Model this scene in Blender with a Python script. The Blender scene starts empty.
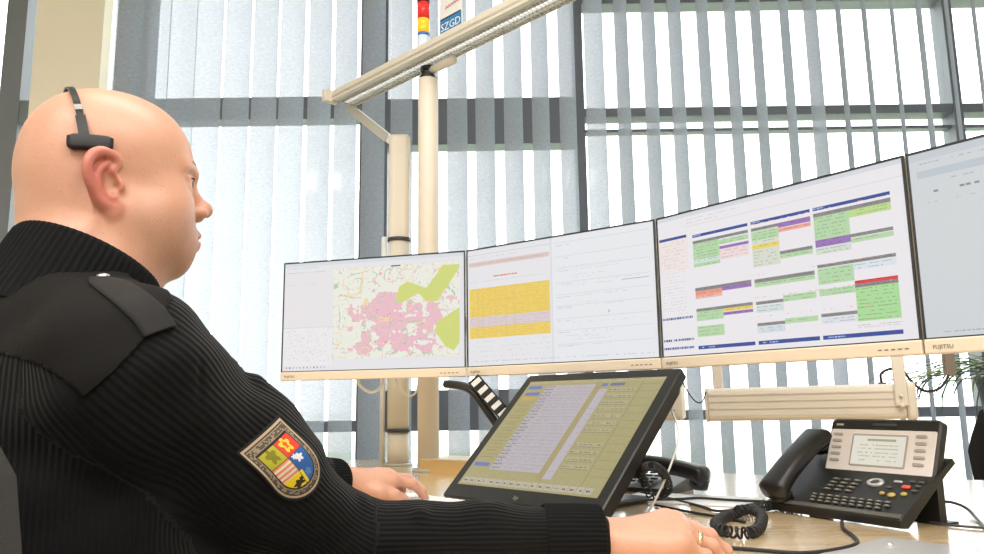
import bpy, bmesh, math, random
import numpy as np
from mathutils import Vector, Matrix, Quaternion
from mathutils.bvhtree import BVHTree
random.seed(7)
SC = bpy.context.scene
COL = SC.collection
R = math.radians
CZ = 0.945                       # height of the camera above the floor
DT = 0.74                        # height of the desk top
V = Vector

# ------------------------------------------------------------------ camera
FPX, PITCH, ROLL = 771.4, R(9.2165), R(-0.7719)
cam_d = bpy.data.cameras.new('camera')
cam_d.sensor_width = 36.0
cam_d.lens = FPX * 36.0 / 984.0
cam_d.clip_start = 0.02
cam = bpy.data.objects.new('camera', cam_d)
COL.objects.link(cam)
cam.matrix_world = Matrix.Translation((0, 0, CZ)) @ Matrix.Rotation(R(90) + PITCH, 4, 'X') @ Matrix.Rotation(ROLL, 4, 'Z')
SC.camera = cam
vs = SC.view_settings; vs.view_transform = 'Standard'; vs.look = 'None'; vs.exposure = 0.0; vs.gamma = 1.0; vs.use_curve_mapping = False
SC.cycles.transparent_max_bounces = 16

def ray(x, y):
    c, s = math.cos(ROLL), math.sin(ROLL)
    X, Y = x - 492, y - 277
    a, b = c * X + s * Y, -s * X + c * Y
    u = -b / FPX
    return V((a / FPX, math.cos(PITCH) - u * math.sin(PITCH), math.sin(PITCH) + u * math.cos(PITCH)))

def at(x, y, Y):                 # a point seen at pixel x, y at distance Y
    d = ray(x, y)
    return V((0, 0, CZ)) + d * (Y / d.y)

def on(x, y, z=DT):              # a point seen at pixel x, y lying at height z
    d = ray(x, y)
    return V((0, 0, CZ)) + d * ((z - CZ) / d.z)

# ------------------------------------------------------------------ materials
MATS = {}
def mat(name, col, rough=0.5, metal=0.0, noise=0.0, nscale=20.0, bump=0.0, bscale=200.0, emit=None, estr=1.0,
        coat=0.0, trans=0.0, alpha=1.0, spec=0.5, sss=0.0, sheen=0.0):
    if name in MATS: return MATS[name]
    m = bpy.data.materials.new(name); m.use_nodes = True
    nt = m.node_tree; b = nt.nodes['Principled BSDF']
    c4 = (col[0], col[1], col[2], 1)
    b.inputs['Base Color'].default_value = c4
    b.inputs['Roughness'].default_value = rough
    b.inputs['Metallic'].default_value = metal
    b.inputs['Coat Weight'].default_value = coat
    b.inputs['Transmission Weight'].default_value = trans
    b.inputs['Alpha'].default_value = alpha
    b.inputs['Specular IOR Level'].default_value = spec
    b.inputs['Sheen Weight'].default_value = sheen
    if sss:
        b.inputs['Subsurface Weight'].default_value = sss
        b.inputs['Subsurface Radius'].default_value = (1, .35, .2)
        b.inputs['Subsurface Scale'].default_value = .008
    tc = nt.nodes.new('ShaderNodeTexCoord')
    if noise:
        n = nt.nodes.new('ShaderNodeTexNoise'); n.inputs['Scale'].default_value = nscale
        n.inputs['Detail'].default_value = 4
        nt.links.new(tc.outputs['Object'], n.inputs['Vector'])
        mx = nt.nodes.new('ShaderNodeMix'); mx.data_type = 'RGBA'
        mx.inputs['A'].default_value = tuple(max(0, c * (1 - noise)) for c in col) + (1,)
        mx.inputs['B'].default_value = tuple(min(1, c * (1 + noise)) for c in col) + (1,)
        nt.links.new(n.outputs['Fac'], mx.inputs['Factor'])
        nt.links.new(mx.outputs['Result'], b.inputs['Base Color'])
    if bump:
        n = nt.nodes.new('ShaderNodeTexNoise'); n.inputs['Scale'].default_value = bscale
        nt.links.new(tc.outputs['Object'], n.inputs['Vector'])
        bp = nt.nodes.new('ShaderNodeBump'); bp.inputs['Strength'].default_value = bump
        bp.inputs['Distance'].default_value = .002
        nt.links.new(n.outputs['Fac'], bp.inputs['Height'])
        nt.links.new(bp.outputs['Normal'], b.inputs['Normal'])
    if emit is not None:
        b.inputs['Emission Color'].default_value = (*emit, 1)
        b.inputs['Emission Strength'].default_value = estr
    MATS[name] = m
    return m

def attr_mat(name, emit=0.0, rough=0.5, scale=1.0):      # colour comes from the 'paint' attribute of the mesh
    if name in MATS: return MATS[name]
    m = bpy.data.materials.new(name); m.use_nodes = True
    nt = m.node_tree; b = nt.nodes['Principled BSDF']
    a = nt.nodes.new('ShaderNodeAttribute'); a.attribute_name = 'paint'
    b.inputs['Roughness'].default_value = rough
    if emit:
        b.inputs['Base Color'].default_value = (.02, .02, .02, 1)
        nt.links.new(a.outputs['Color'], b.inputs['Emission Color'])
        b.inputs['Emission Strength'].default_value = emit
    else:
        nt.links.new(a.outputs['Color'], b.inputs['Base Color'])
    MATS[name] = m
    return m

def srgb(r, g, b):
    f = lambda c: (c / 255 / 12.92) if c / 255 <= .04045 else ((c / 255 + .055) / 1.055) ** 2.4
    return (f(r), f(g), f(b))

# ------------------------------------------------------------------ mesh builder
class MB:
    def __init__(s): s.bm = bmesh.new(); s.mi = 0
    def faces(s, vs, fs, smooth=False):
        bv = [s.bm.verts.new(v) for v in vs]
        for f in fs:
            try:
                q = s.bm.faces.new([bv[i] for i in f]); q.smooth = smooth; q.material_index = s.mi
            except ValueError: pass
        return s
    def box(s, x0, x1, y0, y1, z0, z1, M=None):
        vs = [V((x, y, z)) for z in (z0, z1) for y in (y0, y1) for x in (x0, x1)]
        if M is not None: vs = [M @ v for v in vs]
        return s.faces(vs, [(0, 2, 3, 1), (4, 5, 7, 6), (0, 1, 5, 4), (2, 6, 7, 3), (0, 4, 6, 2), (1, 3, 7, 5)])
    def rbox(s, x0, x1, y0, y1, z0, z1, r=.004, M=None, seg=3, axis='z'):
        # box with rounded vertical corners, prism along axis, and small chamfer on the caps
        def pts(a0, a1, b0, b1, r):
            o = []
            for cx, cy, st in ((a1 - r, b1 - r, 0), (a0 + r, b1 - r, 1), (a0 + r, b0 + r, 2), (a1 - r, b0 + r, 3)):
                for k in range(seg + 1):
                    t = (st + k / seg) * math.pi / 2
                    o.append((cx + r * math.cos(t), cy + r * math.sin(t)))
            return o
        if axis == 'z': a = (x0, x1, y0, y1, z0, z1); mk = lambda p, q, h: V((p, q, h))
        elif axis == 'y': a = (z0, z1, x0, x1, y0, y1); mk = lambda p, q, h: V((q, h, p))
        else: a = (y0, y1, z0, z1, x0, x1); mk = lambda p, q, h: V((h, p, q))
        c = min(r * .4, (a[5] - a[4]) * .3)
        rings = [(a[4], c), (a[4] + c, 0), (a[5] - c, 0), (a[5], c)]
        L = []
        for h, ins in rings:
            L.append([mk(p, q, h) for p, q in pts(a[0] + ins, a[1] - ins, a[2] + ins, a[3] - ins, max(r - ins, 1e-4))])
        return s.loft(L, M, True)
    def loft(s, L, M=None, caps=True, smooth=False, closed=True):
        n = len(L[0]); vs = [v for l in L for v in l]
        if M is not None: vs = [M @ v for v in vs]
        fs = []
        for i in range(len(L) - 1):
            for j in range(n if closed else n - 1):
                k = (j + 1) % n
                fs.append((i * n + j, i * n + k, (i + 1) * n + k, (i + 1) * n + j))
        if caps:
            fs.append(tuple(range(n - 1, -1, -1))); fs.append(tuple((len(L) - 1) * n + j for j in range(n)))
        return s.faces(vs, fs, smooth)
    def lathe(s, prof, M=None, n=24, smooth=True, caps=True):   # prof: (r, z)
        L = [[V((r * math.cos(2 * math.pi * j / n), r * math.sin(2 * math.pi * j / n), z)) for j in range(n)] for r, z in prof]
        return s.loft(L, M, caps, smooth)
    def cyl(s, p, q, r, r2=None, n=20):
        p, q = V(p), V(q); d = q - p
        M = Matrix.Translation(p) @ d.to_track_quat('Z', 'Y').to_matrix().to_4x4()
        return s.lathe([(r, 0), (r2 if r2 is not None else r, d.length)], M, n)
    def tube(s, P, r, n=8, sm=6, flat=1.0, caps=True):
        P = spline([V(p) for p in P], sm) if sm else [V(p) for p in P]
        L = []; up = None
        for i, p in enumerate(P):
            t = (P[min(i + 1, len(P) - 1)] - P[max(i - 1, 0)]).normalized()
            if up is None:
                up = t.cross(V((0, 0, 1)))
                if up.length < .1: up = t.cross(V((1, 0, 0)))
            up = (up - t * up.dot(t)).normalized(); w = t.cross(up)
            rr = r(i / (len(P) - 1)) if callable(r) else r
            L.append([p + (up * math.cos(a) + w * math.sin(a) * flat) * rr for a in [2 * math.pi * k / n for k in range(n)]])
        return s.loft(L, None, caps, True)
    def prism(s, out, h0, h1, M=None, smooth=False):  # outline (x, y) extruded along z
        return s.loft([[V((x, y, h0)) for x, y in out], [V((x, y, h1)) for x, y in out]], M, True, smooth)
    def ball(s, c, r, M=None, n=16, sc=(1, 1, 1)):
        L = []
        for i in range(1, n):
            t = math.pi * i / n
            L.append([V((c[0] + sc[0] * r * math.sin(t) * math.cos(a), c[1] + sc[1] * r * math.sin(t) * math.sin(a), c[2] - sc[2] * r * math.cos(t)))
                      for a in [2 * math.pi * k / (n * 2) for k in range(n * 2)]])
        return s.loft(L, M, True, True)
    def build(s, name, mats, parent=None, bevel=0.0, M=None):
        bmesh.ops.recalc_face_normals(s.bm, faces=s.bm.faces)
        me = bpy.data.meshes.new(name); s.bm.to_mesh(me); s.bm.free()
        for m in (mats if isinstance(mats, (list, tuple)) else [mats]): me.materials.append(m)
        o = bpy.data.objects.new(name, me); COL.objects.link(o)
        if parent is not None: o.parent = parent
        if M is not None: o.matrix_world = M if parent is None else o.matrix_world
        if bevel:
            b = o.modifiers.new('bevel', 'BEVEL'); b.width = bevel; b.segments = 2; b.limit_method = 'ANGLE'; b.angle_limit = R(40)
        return o

def spline(P, k):
    if len(P) < 3: return P
    out = []
    for i in range(len(P) - 1):
        p0, p1, p2, p3 = P[max(i - 1, 0)], P[i], P[i + 1], P[min(i + 2, len(P) - 1)]
        for j in range(k):
            t = j / k
            out.append(.5 * ((2 * p1) + (p2 - p0) * t + (2 * p0 - 5 * p1 + 4 * p2 - p3) * t * t + (3 * p1 - p0 - 3 * p2 + p3) * t ** 3))
    out.append(P[-1])
    return out

def tag(o, label=None, cat=None, group=None, kind=None):
    if label: o['label'] = label
    if cat: o['category'] = cat
    if group: o['group'] = group
    if kind: o['kind'] = kind
    return o

def empty(name, M=None, label=None, cat=None, group=None):
    e = bpy.data.objects.new(name, None); e.empty_display_size = .1; COL.objects.link(e)
    if M is not None: e.matrix_world = M
    return tag(e, label, cat, group)

def frame(origin, xdir, yhint=None, zdir=None):           # matrix with x along xdir, z up (or zdir)
    x = V(xdir).normalized()
    z = V(zdir) if zdir is not None else V((0, 0, 1))
    z = (z - x * z.dot(x)).normalized(); y = z.cross(x)
    M = Matrix((x, y, z)).transposed().to_4x4(); M.translation = V(origin)
    return M

# a flat raster of small faces, each cell with its own paint: u to the right, v down in the array
def raster(name, img, w, h, material, parent, off=(0, 0, 0), mask=None, pos=None):
    H, W = img.shape[:2]
    us = np.linspace(0, w, W + 1); vs = np.linspace(h, 0, H + 1)
    X, Z = np.meshgrid(us, vs)
    P = np.stack([X + off[0], np.full_like(X, off[1]), Z + off[2]], -1).reshape(-1, 3)
    if pos is not None: P = pos(P)
    i = np.arange(H)[:, None] * (W + 1) + np.arange(W)[None]
    F = np.stack([i + W + 1, i + W + 2, i + 1, i], -1).reshape(-1, 4)
    C = img.reshape(-1, 3)
    if mask is not None:
        k = mask.reshape(-1); F = F[k]; C = C[k]
    me = mesh_np(name, P, F, smooth=False)
    a = me.attributes.new('paint', 'FLOAT_COLOR', 'CORNER')
    cc = np.ones((len(F), 4, 4), np.float32); cc[:, :, :3] = C[:, None]
    a.data.foreach_set('color', cc.ravel())
    me.materials.append(material)
    o = bpy.data.objects.new(name, me); COL.objects.link(o)
    if parent is not None: o.parent = parent
    return o

def mesh_np(name, P, F, smooth=True):
    me = bpy.data.meshes.new(name)
    k = F.shape[1]
    me.vertices.add(len(P)); me.vertices.foreach_set('co', np.ascontiguousarray(P, dtype=np.float32).ravel())
    me.loops.add(len(F) * k); me.loops.foreach_set('vertex_index', np.ascontiguousarray(F, dtype=np.int32).ravel())
    me.polygons.add(len(F)); me.polygons.foreach_set('loop_start', np.arange(len(F), dtype=np.int32) * k)
    me.update(calc_edges=True)
    me.polygons.foreach_set('use_smooth', np.full(len(F), smooth))
    me.validate()
    return me

def text(name, body, size, material, parent, M, extrude=.0002, align='CENTER'):
    c = bpy.data.curves.new(name, 'FONT'); c.body = body; c.size = size; c.extrude = extrude; c.align_x = align; c.resolution_u = 2
    c.materials.append(material)
    tmp = bpy.data.objects.new('tmp', c); me = bpy.data.meshes.new_from_object(tmp); bpy.data.objects.remove(tmp)
    me.name = name; me.transform(M)
    o = bpy.data.objects.new(name, me); COL.objects.link(o)
    if parent is not None: o.parent = parent
    return o

BEIGE = srgb(226, 208, 184)
M_ = lambda k: MATS[k]
mat('beige_plastic', srgb(228, 219, 205), .45)
mat('cream_paint', srgb(234, 224, 209), .5)
mat('white_plastic', (.78, .77, .74), .4)
mat('black_plastic', (.012, .0115, .011), .35, bump=.05)
mat('black_gloss', (.01, .01, .011), .12)
mat('black_rubber', (.012, .012, .013), .6)
mat('dark_grey', (.06, .06, .065), .45)
mat('steel', (.55, .55, .56), .3, 1.0)
mat('silver', (.75, .75, .74), .25, 1.0)
mat('gold', (.85, .72, .42), .25, 1.0)
mat('white_paper', (.85, .86, .88), .6)
mat('alu', (.62, .60, .56), .4, .4)
# ------------------------------------------------------------------ the room
def struct(name, mb, m): return tag(mb.build(name, m), kind='structure')
floor_m = mat('grey_carpet', (.16, .165, .18), .95, noise=.25, nscale=300)
wall_m = mat('cream_wall', srgb(243, 232, 212), .85, bump=.15, bscale=90)
ceil_m = mat('white_ceiling', (.8, .79, .76), .9)
X0, X1, Y0, Y1, ZC = -3.2, 3.6, -2.6, 3.62, 3.25
struct('floor', MB().box(X0, X1, Y0, Y1, -.1, 0), floor_m)
struct('ceiling', MB().box(X0, X1, Y0, Y1, ZC, ZC + .1), ceil_m)
struct('wall_back', MB().box(X0, X1, Y0 - .1, Y0, 0, ZC), wall_m)
struct('wall_left', MB().box(X0 - .1, X0, Y0, Y1, 0, ZC), wall_m)
struct('wall_right', MB().box(X1, X1 + .1, Y0, Y1, 0, ZC), wall_m)
# cream pillar between the two window bays on the left
pl = at(25, 150, 3.22).x; pr_ = at(98, 100, 3.22).x
struct('trim_pillar', MB().box(pl, pr_, 3.22, 3.295, 0, ZC), wall_m)

fr_m = mat('anthracite_frame', (.17, .18, .205), .5)
glass_m = bpy.data.materials.new('window_glass'); glass_m.use_nodes = True
nt = glass_m.node_tree; nt.nodes.clear()
o_ = nt.nodes.new('ShaderNodeOutputMaterial'); tr = nt.nodes.new('ShaderNodeBsdfTransparent'); gl = nt.nodes.new('ShaderNodeBsdfGlossy')
tr.inputs['Color'].default_value = (.96, .98, .97, 1); gl.inputs['Roughness'].default_value = .02
mx = nt.nodes.new('ShaderNodeMixShader'); mx.inputs[0].default_value = .05
nt.links.new(tr.outputs[0], mx.inputs[1]); nt.links.new(gl.outputs[0], mx.inputs[2]); nt.links.new(mx.outputs[0], o_.inputs[0])

YW = 3.5
wx = lambda px, y=250: at(px, y, YW).x
wz = lambda y, px=492: at(px, y, YW).z
# mullions: x ranges at the glass plane
mull = [(X0, X0 + .1), (wx(-8), wx(13)), (wx(107), wx(141)), (wx(360), wx(388)), (wx(579), wx(588)), (2.175, 2.22), (X1 - .1, X1)]
zt = lambda v: CZ + v
bays = list(zip(mull[:-1], mull[1:]))
lo = (CZ - .121, CZ - .073)
for i, (a, b) in enumerate(bays):
    x0, x1 = a[1], b[0]
    f = MB()
    f.box(a[0] if i == 0 else (a[0] + a[1]) / 2, a[1], YW - .05, YW + .05, 0, ZC)
    f.box(b[0], b[1] if i == len(bays) - 1 else (b[0] + b[1]) / 2, YW - .05, YW + .05, 0, ZC)
    f.box(x0, x1, YW - .045, YW + .045, 0, .12)
    if i >= 4: f.box(x0, x1, YW - .045, YW + .045, CZ + 1.885, CZ + 1.93)
    f.box(x0, x1, YW - .045, YW + .045, ZC - .1, ZC)
    if i >= 4: lo = (CZ - .09, CZ - .046)
    f.box(x0, x1, YW - .045, YW + .045, *lo)
    if i == 3:
        f.box(x0, x1, YW - .06, YW + .045, CZ + 1.185, CZ + 1.41); f.box(x0, x1, YW - .04, YW + .04, lo[1], CZ + .056)
    elif i >= 4:
        f.box(x0, x1, YW - .045, YW + .045, CZ + 1.315, CZ + 1.358); f.box(x0, x1, YW - .02, YW + .03, CZ + 1.247, CZ + 1.262)
    else:
        f.box(x0, x1, YW - .045, YW + .045, CZ + 1.325, CZ + 1.435)
    w = struct('window_%d' % (i + 1), f, fr_m)
    g = MB().box(x0, x1, YW - .004, YW + .004, .12, ZC - .1).build('pane', glass_m, w)

# outside: lawn, pale path and a pale facade far away
grass_m = mat('lawn', srgb(196, 208, 176), .95, noise=.22, nscale=3)
road_m = mat('pale_paving', srgb(235, 234, 226), .9)
hedge_m = mat('pale_hedge', srgb(205, 214, 190), .95, noise=.3, nscale=6)
tag(MB().box(-30, 30, Y1 + .05, 16, -.12, -.02).build('lawn', grass_m), kind='structure')
tag(MB().box(-60, 60, 16, 90, -.14, -.04).build('paved_yard', road_m), kind='structure')

# ------------------------------------------------------------------ vertical blinds
fab = bpy.data.materials.new('blind_fabric'); fab.use_nodes = True
nt = fab.node_tree; nt.nodes.clear()
o_ = nt.nodes.new('ShaderNodeOutputMaterial')
tr = nt.nodes.new('ShaderNodeBsdfTransparent'); df = nt.nodes.new('ShaderNodeBsdfDiffuse'); tl = nt.nodes.new('ShaderNodeBsdfTranslucent')
tr.inputs['Color'].default_value = (.95, .96, 1, 1)
tc = nt.nodes.new('ShaderNodeTexCoord'); nz = nt.nodes.new('ShaderNodeTexNoise'); mp = nt.nodes.new('ShaderNodeMapping')
mp.inputs['Scale'].default_value = (60, 60, 400); nz.inputs['Scale'].default_value = 1; nz.inputs['Detail'].default_value = 2
nt.links.new(tc.outputs['Object'], mp.inputs[0]); nt.links.new(mp.outputs[0], nz.inputs['Vector'])
cr = nt.nodes.new('ShaderNodeValToRGB')
cr.color_ramp.elements[0].position = .3; cr.color_ramp.elements[1].position = .7
cr.color_ramp.elements[0].color = (.31, .34, .39, 1); cr.color_ramp.elements[1].color = (.41, .44, .50, 1)
nt.links.new(nz.outputs['Fac'], cr.inputs[0]); nt.links.new(cr.outputs[0], df.inputs[0]); nt.links.new(cr.outputs[0], tl.inputs[0])
m1 = nt.nodes.new('ShaderNodeMixShader'); m1.inputs[0].default_value = .30
m2 = nt.nodes.new('ShaderNodeMixShader'); m2.inputs[0].default_value = .22
# a woven cloth: the slanted path through the threads lets less light pass (thin-layer absorption)
ge = nt.nodes.new('ShaderNodeNewGeometry'); dp = nt.nodes.new('ShaderNodeVectorMath'); dp.operation = 'DOT_PRODUCT'
nt.links.new(ge.outputs['Incoming'], dp.inputs[0]); nt.links.new(ge.outputs['Normal'], dp.inputs[1])
def mth(op, a, b=None):
    n_ = nt.nodes.new('ShaderNodeMath'); n_.operation = op
    for i_, v_ in enumerate((a, b)):
        if v_ is None: continue
        if isinstance(v_, float): n_.inputs[i_].default_value = v_
        else: nt.links.new(v_, n_.inputs[i_])
    return n_.outputs[0]
ab = mth('MAXIMUM', mth('ABSOLUTE', dp.outputs['Value']), .05)
nt.links.new(mth('EXPONENT', mth('DIVIDE', -1.32, ab)), m2.inputs[0])
nt.links.new(df.outputs[0], m1.inputs[1]); nt.links.new(tl.outputs[0], m1.inputs[2])
nt.links.new(m1.outputs[0], m2.inputs[1]); nt.links.new(tr.outputs[0], m2.inputs[2]); nt.links.new(m2.outputs[0], o_.inputs[0])
FABT = m2
YB, PIT, SW, PHI = 3.18, .1202, .129, R(39)
xs0 = at(201, 250, YB).x
bl = [('nearly closed pale grey vertical blind right of the cream pillar', -3, 8),
      ('vertical blind with half open grey slats behind the two beige poles', 9, 17),
      ('vertical blind with wide open slats above the schedule screen', 18, 26),
      ('rightmost vertical blind, slats nearly edge-on above the far right screen', 27, 36)]
for lab, k0, k1 in bl:
    e = empty('vertical_blind', Matrix.Translation((xs0 + k0 * PIT, YB, 0)), lab, 'blind', 'vertical fabric blinds along the window wall')
    rl = MB().box(-.07, (k1 - k0) * PIT + .05, -.02, .02, ZC - .09, ZC - .045); rl.build('head_rail', M_('white_plastic'), e)
    for k in range(k0, k1 + 1):
        ph = PHI + R(random.uniform(-3, 3)); c = V(((k - k0) * PIT + random.uniform(-.004, .004), random.uniform(-.005, .005), 0))
        if k in (14, 22): ph += R(12)
        dx, dy = math.sin(ph), math.cos(ph)
        L = []
        for z in (.06, ZC - .1):
            row = []
            for q in range(7):
                t = (q / 6 - .5); bow = .0035 * (1 - (2 * t) ** 2)
                row.append(V((c.x + dx * t * SW + dy * bow, c.y + dy * t * SW - dx * bow, z)))
            L.append(row)
        s = MB(); s.loft(L, None, False, True, closed=False); s.build('slat', fab, e)

# ------------------------------------------------------------------ light
w = bpy.data.worlds.new('world'); SC.world = w; w.use_nodes = True
bg = w.node_tree.nodes['Background']; bg.inputs[0].default_value = (.97, .98, 1, 1); bg.inputs[1].default_value = 4.2
def panel(x, y, sx, sy, power, col=(1, .97, .945)):  # unseen ceiling panels, added to light the room and the face
    e = empty('added_ceiling_light', Matrix.Translation((x, y, ZC)))
    MB().rbox(-sx / 2 - .02, sx / 2 + .02, -sy / 2 - .02, sy / 2 + .02, -.06, -.001, .01).build('housing', M_('white_plastic'), e)
    l = bpy.data.lights.new('lamp', 'AREA'); l.shape = 'RECTANGLE'; l.size = sx; l.size_y = sy; l.energy = power; l.color = col
    lo_ = bpy.data.objects.new('lamp', l); COL.objects.link(lo_); lo_.parent = e; lo_.location = (0, 0, -.065)
    return e
tag(panel(-1.2, -.6, 1.5, .6, 50), 'added unseen long white ceiling light panel behind and above the seated person', 'ceiling light', 'added ceiling light panels')
tag(panel(1.2, -.6, 1.5, .6, 50), 'added unseen long white ceiling light panel behind the telephone side of the desk', 'ceiling light', 'added ceiling light panels')
tag(panel(0, -1.9, 1.5, .6, 40), 'added unseen long white ceiling light panel nearest the back wall', 'ceiling light', 'added ceiling light panels')
tag(panel(0, 1.0, 1.5, .4, 26), 'added unseen long white ceiling light panel right above the desk', 'ceiling light', 'added ceiling light panels')
# ------------------------------------------------------------------ desk
wood = bpy.data.materials.new('light_maple'); wood.use_nodes = True
nt = wood.node_tree; b = nt.nodes['Principled BSDF']; tc = nt.nodes.new('ShaderNodeTexCoord'); mp = nt.nodes.new('ShaderNodeMapping')
mp.inputs['Rotation'].default_value = (0, 0, R(48)); mp.inputs['Scale'].default_value = (2, 30, 30)
nz = nt.nodes.new('ShaderNodeTexNoise'); nz.inputs['Scale'].default_value = 1.5; nz.inputs['Detail'].default_value = 6
cr = nt.nodes.new('ShaderNodeValToRGB')
cr.color_ramp.elements[0].color = (*srgb(222, 190, 142), 1); cr.color_ramp.elements[1].color = (*srgb(236, 210, 168), 1)
cr.color_ramp.elements[0].position = .35; cr.color_ramp.elements[1].position = .65
nt.links.new(tc.outputs['Object'], mp.inputs[0]); nt.links.new(mp.outputs[0], nz.inputs['Vector']); nt.links.new(nz.outputs['Fac'], cr.inputs[0])
nt.links.new(cr.outputs[0], b.inputs['Base Color']); b.inputs['Roughness'].default_value = .22; b.inputs['Coat IOR'].default_value = 1.6; b.inputs['Coat Weight'].default_value = 1.0
b.inputs['Coat Roughness'].default_value = .16
MATS['wood'] = wood
edge_m = mat('desk_edge', srgb(205, 170, 120), .5)
EX = V((.674, -.739, 0)); EB = V((.739, .674, 0))        # along the workstation front, and away from the sitter
desk = empty('desk', None, 'light maple corner desk top carrying screens, keyboard and telephones', 'desk')
out = [(-1.06, 1.96), (-.336, 1.17), (.55, .20), (1.75, .05), (1.95, 1.55), (1.17, 1.97), (.72, 2.16), (.30, 2.55), (-.10, 2.92), (-.75, 2.95)]
MB().prism(out, DT - .028, DT).build('desk_top', wood, desk, bevel=.003)
for (x, y) in ((-.85, 2.1), (-.45, 2.75), (.35, 2.2), (1.3, 1.75), (1.6, .25), (.62, .40)):
    m = MB(); m.rbox(x - .03, x + .03, y - .03, y + .03, .02, DT - .028, .008); m.rbox(x - .05, x + .05, y - .05, y + .05, 0, .02, .02)
    m.build('leg', M_('alu'), desk)

# ------------------------------------------------------------------ four wide screens
W, H, ZB = .536, .302, CZ + .089
def lin(img): return np.where(img <= .04045, img / 12.92, ((img + .055) / 1.055) ** 2.4).astype(np.float32)
def blank(w, h, c): return np.tile(np.array(c, np.float32) / 255, (h, w, 1))
def rect(a, u0, u1, v0, v1, c):
    h, w = a.shape[:2]; a[max(0, round(v0 * h)):max(round(v1 * h), round(v0 * h) + 1), max(0, round(u0 * w)):max(round(u1 * w), round(u0 * w) + 1)] = np.array(c) / 255
rng = np.random.default_rng(3)
def words(a, u0, u1, v, c, k=.75, th=1):
    h, w = a.shape[:2]; x = int(u0 * w); y = int(v * h)
    while x < u1 * w - 1:
        n = int(rng.integers(1, 5))
        if rng.random() < k: a[y:y + th, x:min(x + n, int(u1 * w))] = np.array(c) / 255
        x += n + 1
def vnoise(w, h, s, seed):
    g = np.random.default_rng(seed).random((h // s + 3, w // s + 3)); y, x = np.mgrid[0:h, 0:w] / s
    i, j = y.astype(int), x.astype(int); fy, fx = y - i, x - j; fy = fy * fy * (3 - 2 * fy); fx = fx * fx * (3 - 2 * fx)
    return (g[i, j] * (1 - fx) + g[i, j + 1] * fx) * (1 - fy) + (g[i + 1, j] * (1 - fx) + g[i + 1, j + 1] * fx) * fy
def inpoly(w, h, P):
    y, x = np.mgrid[0:h, 0:w]; x = (x + .5) / w; y = (y + .5) / h; r = np.zeros((h, w), bool)
    for (x0, y0), (x1, y1) in zip(P, P[1:] + P[:1]):
        if y0 == y1: continue
        r ^= ((y0 > y) != (y1 > y)) & (x < (x1 - x0) * (y - y0) / (y1 - y0) + x0)
    return r
def screen_map():
    w, h = 330, 186; a = blank(w, h, (238, 238, 243))
    rect(a, 0, .285, .07, .60, (240, 237, 241)); rect(a, 0, .285, .60, .95, (244, 243, 246))
    rect(a, 0, 1, 0, .03, (226, 230, 236)); words(a, .02, .2, .045, (205, 205, 215)); words(a, .02, .24, .09, (200, 190, 200)); words(a, .02, .2, .2, (222, 214, 220))
    rect(a, 0, .285, .6, .607, (218, 218, 226))
    for _ in range(150): u, v = rng.random(2); rect(a, .01 + u * .26, .015 + u * .26, .62 + v * .3, .625 + v * .3, [(235, 190, 205), (190, 205, 200), (220, 220, 190)][rng.integers(3)])
    m = blank(w, h, (243, 245, 234)); n1 = vnoise(w, h, 9, 1); n2 = vnoise(w, h, 26, 2); n3 = vnoise(w, h, 4, 5)
    yy, xx = np.mgrid[0:h, 0:w]; U = xx / w; Vv = yy / h
    d = np.minimum(((U - .56) / .17) ** 2 + ((Vv - .52) / .20) ** 2, ((U - .67) / .22) ** 2 + ((Vv - .78) / .10) ** 2)
    d = np.minimum(d, ((U - .42) / .09) ** 2 + ((Vv - .72) / .12) ** 2); d = np.minimum(d, ((U - .82) / .07) ** 2 + ((Vv - .60) / .14) ** 2)
    pink = (n1 * .6 + n2 * .5 + n3 * .25) > (.42 + .30 * np.clip(d, 0, 2.2)); m[pink] = np.array((243, 194, 208)) / 255
    ring = np.abs(n1 - .5) < .035; m[ring & (n3 > .35)] = np.array((240, 200, 210)) / 255
    ring = np.abs(n2 - .47) < .012; m[ring] = np.array((248, 222, 170)) / 255
    ring = np.abs(vnoise(w, h, 14, 9) - .5) < .03; m[ring & (n1 > .55)] = np.array((178, 214, 190)) / 255
    gy = np.array((216, 224, 128)) / 255
    for P in ([(.655, .27), (.70, .23), (.80, .30), (.86, .17), (.89, .10), (.99, .10), (.93, .25), (.86, .42), (.80, .42), (.76, .34), (.67, .42), (.635, .40)],
              [(.86, .60), (1.0, .46), (1.0, .72), (.945, .86), (.90, .82), (.845, .68)]): m[inpoly(w, h, P)] = gy
    for _ in range(90):
        u, v = rng.random(2); c = [(238, 120, 140), (120, 190, 180), (240, 190, 60), (110, 120, 130)][rng.integers(4)]
        rect(m, .4 + u * .4, .405 + u * .4, .45 + v * .42, .457 + v * .42, c)
    rect(m, .61, .66, .07, .085, (90, 90, 95))
    s = (U > .285) & (U < .975) & (Vv > .075) & (Vv < .90); a[s] = m[s]
    for k in range(12): rect(a, .02 + k * .02, .027 + k * .02, .965, .98, [(225, 120, 120), (140, 150, 170), (150, 190, 220), (210, 210, 215)][k % 4])
    return a
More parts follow.
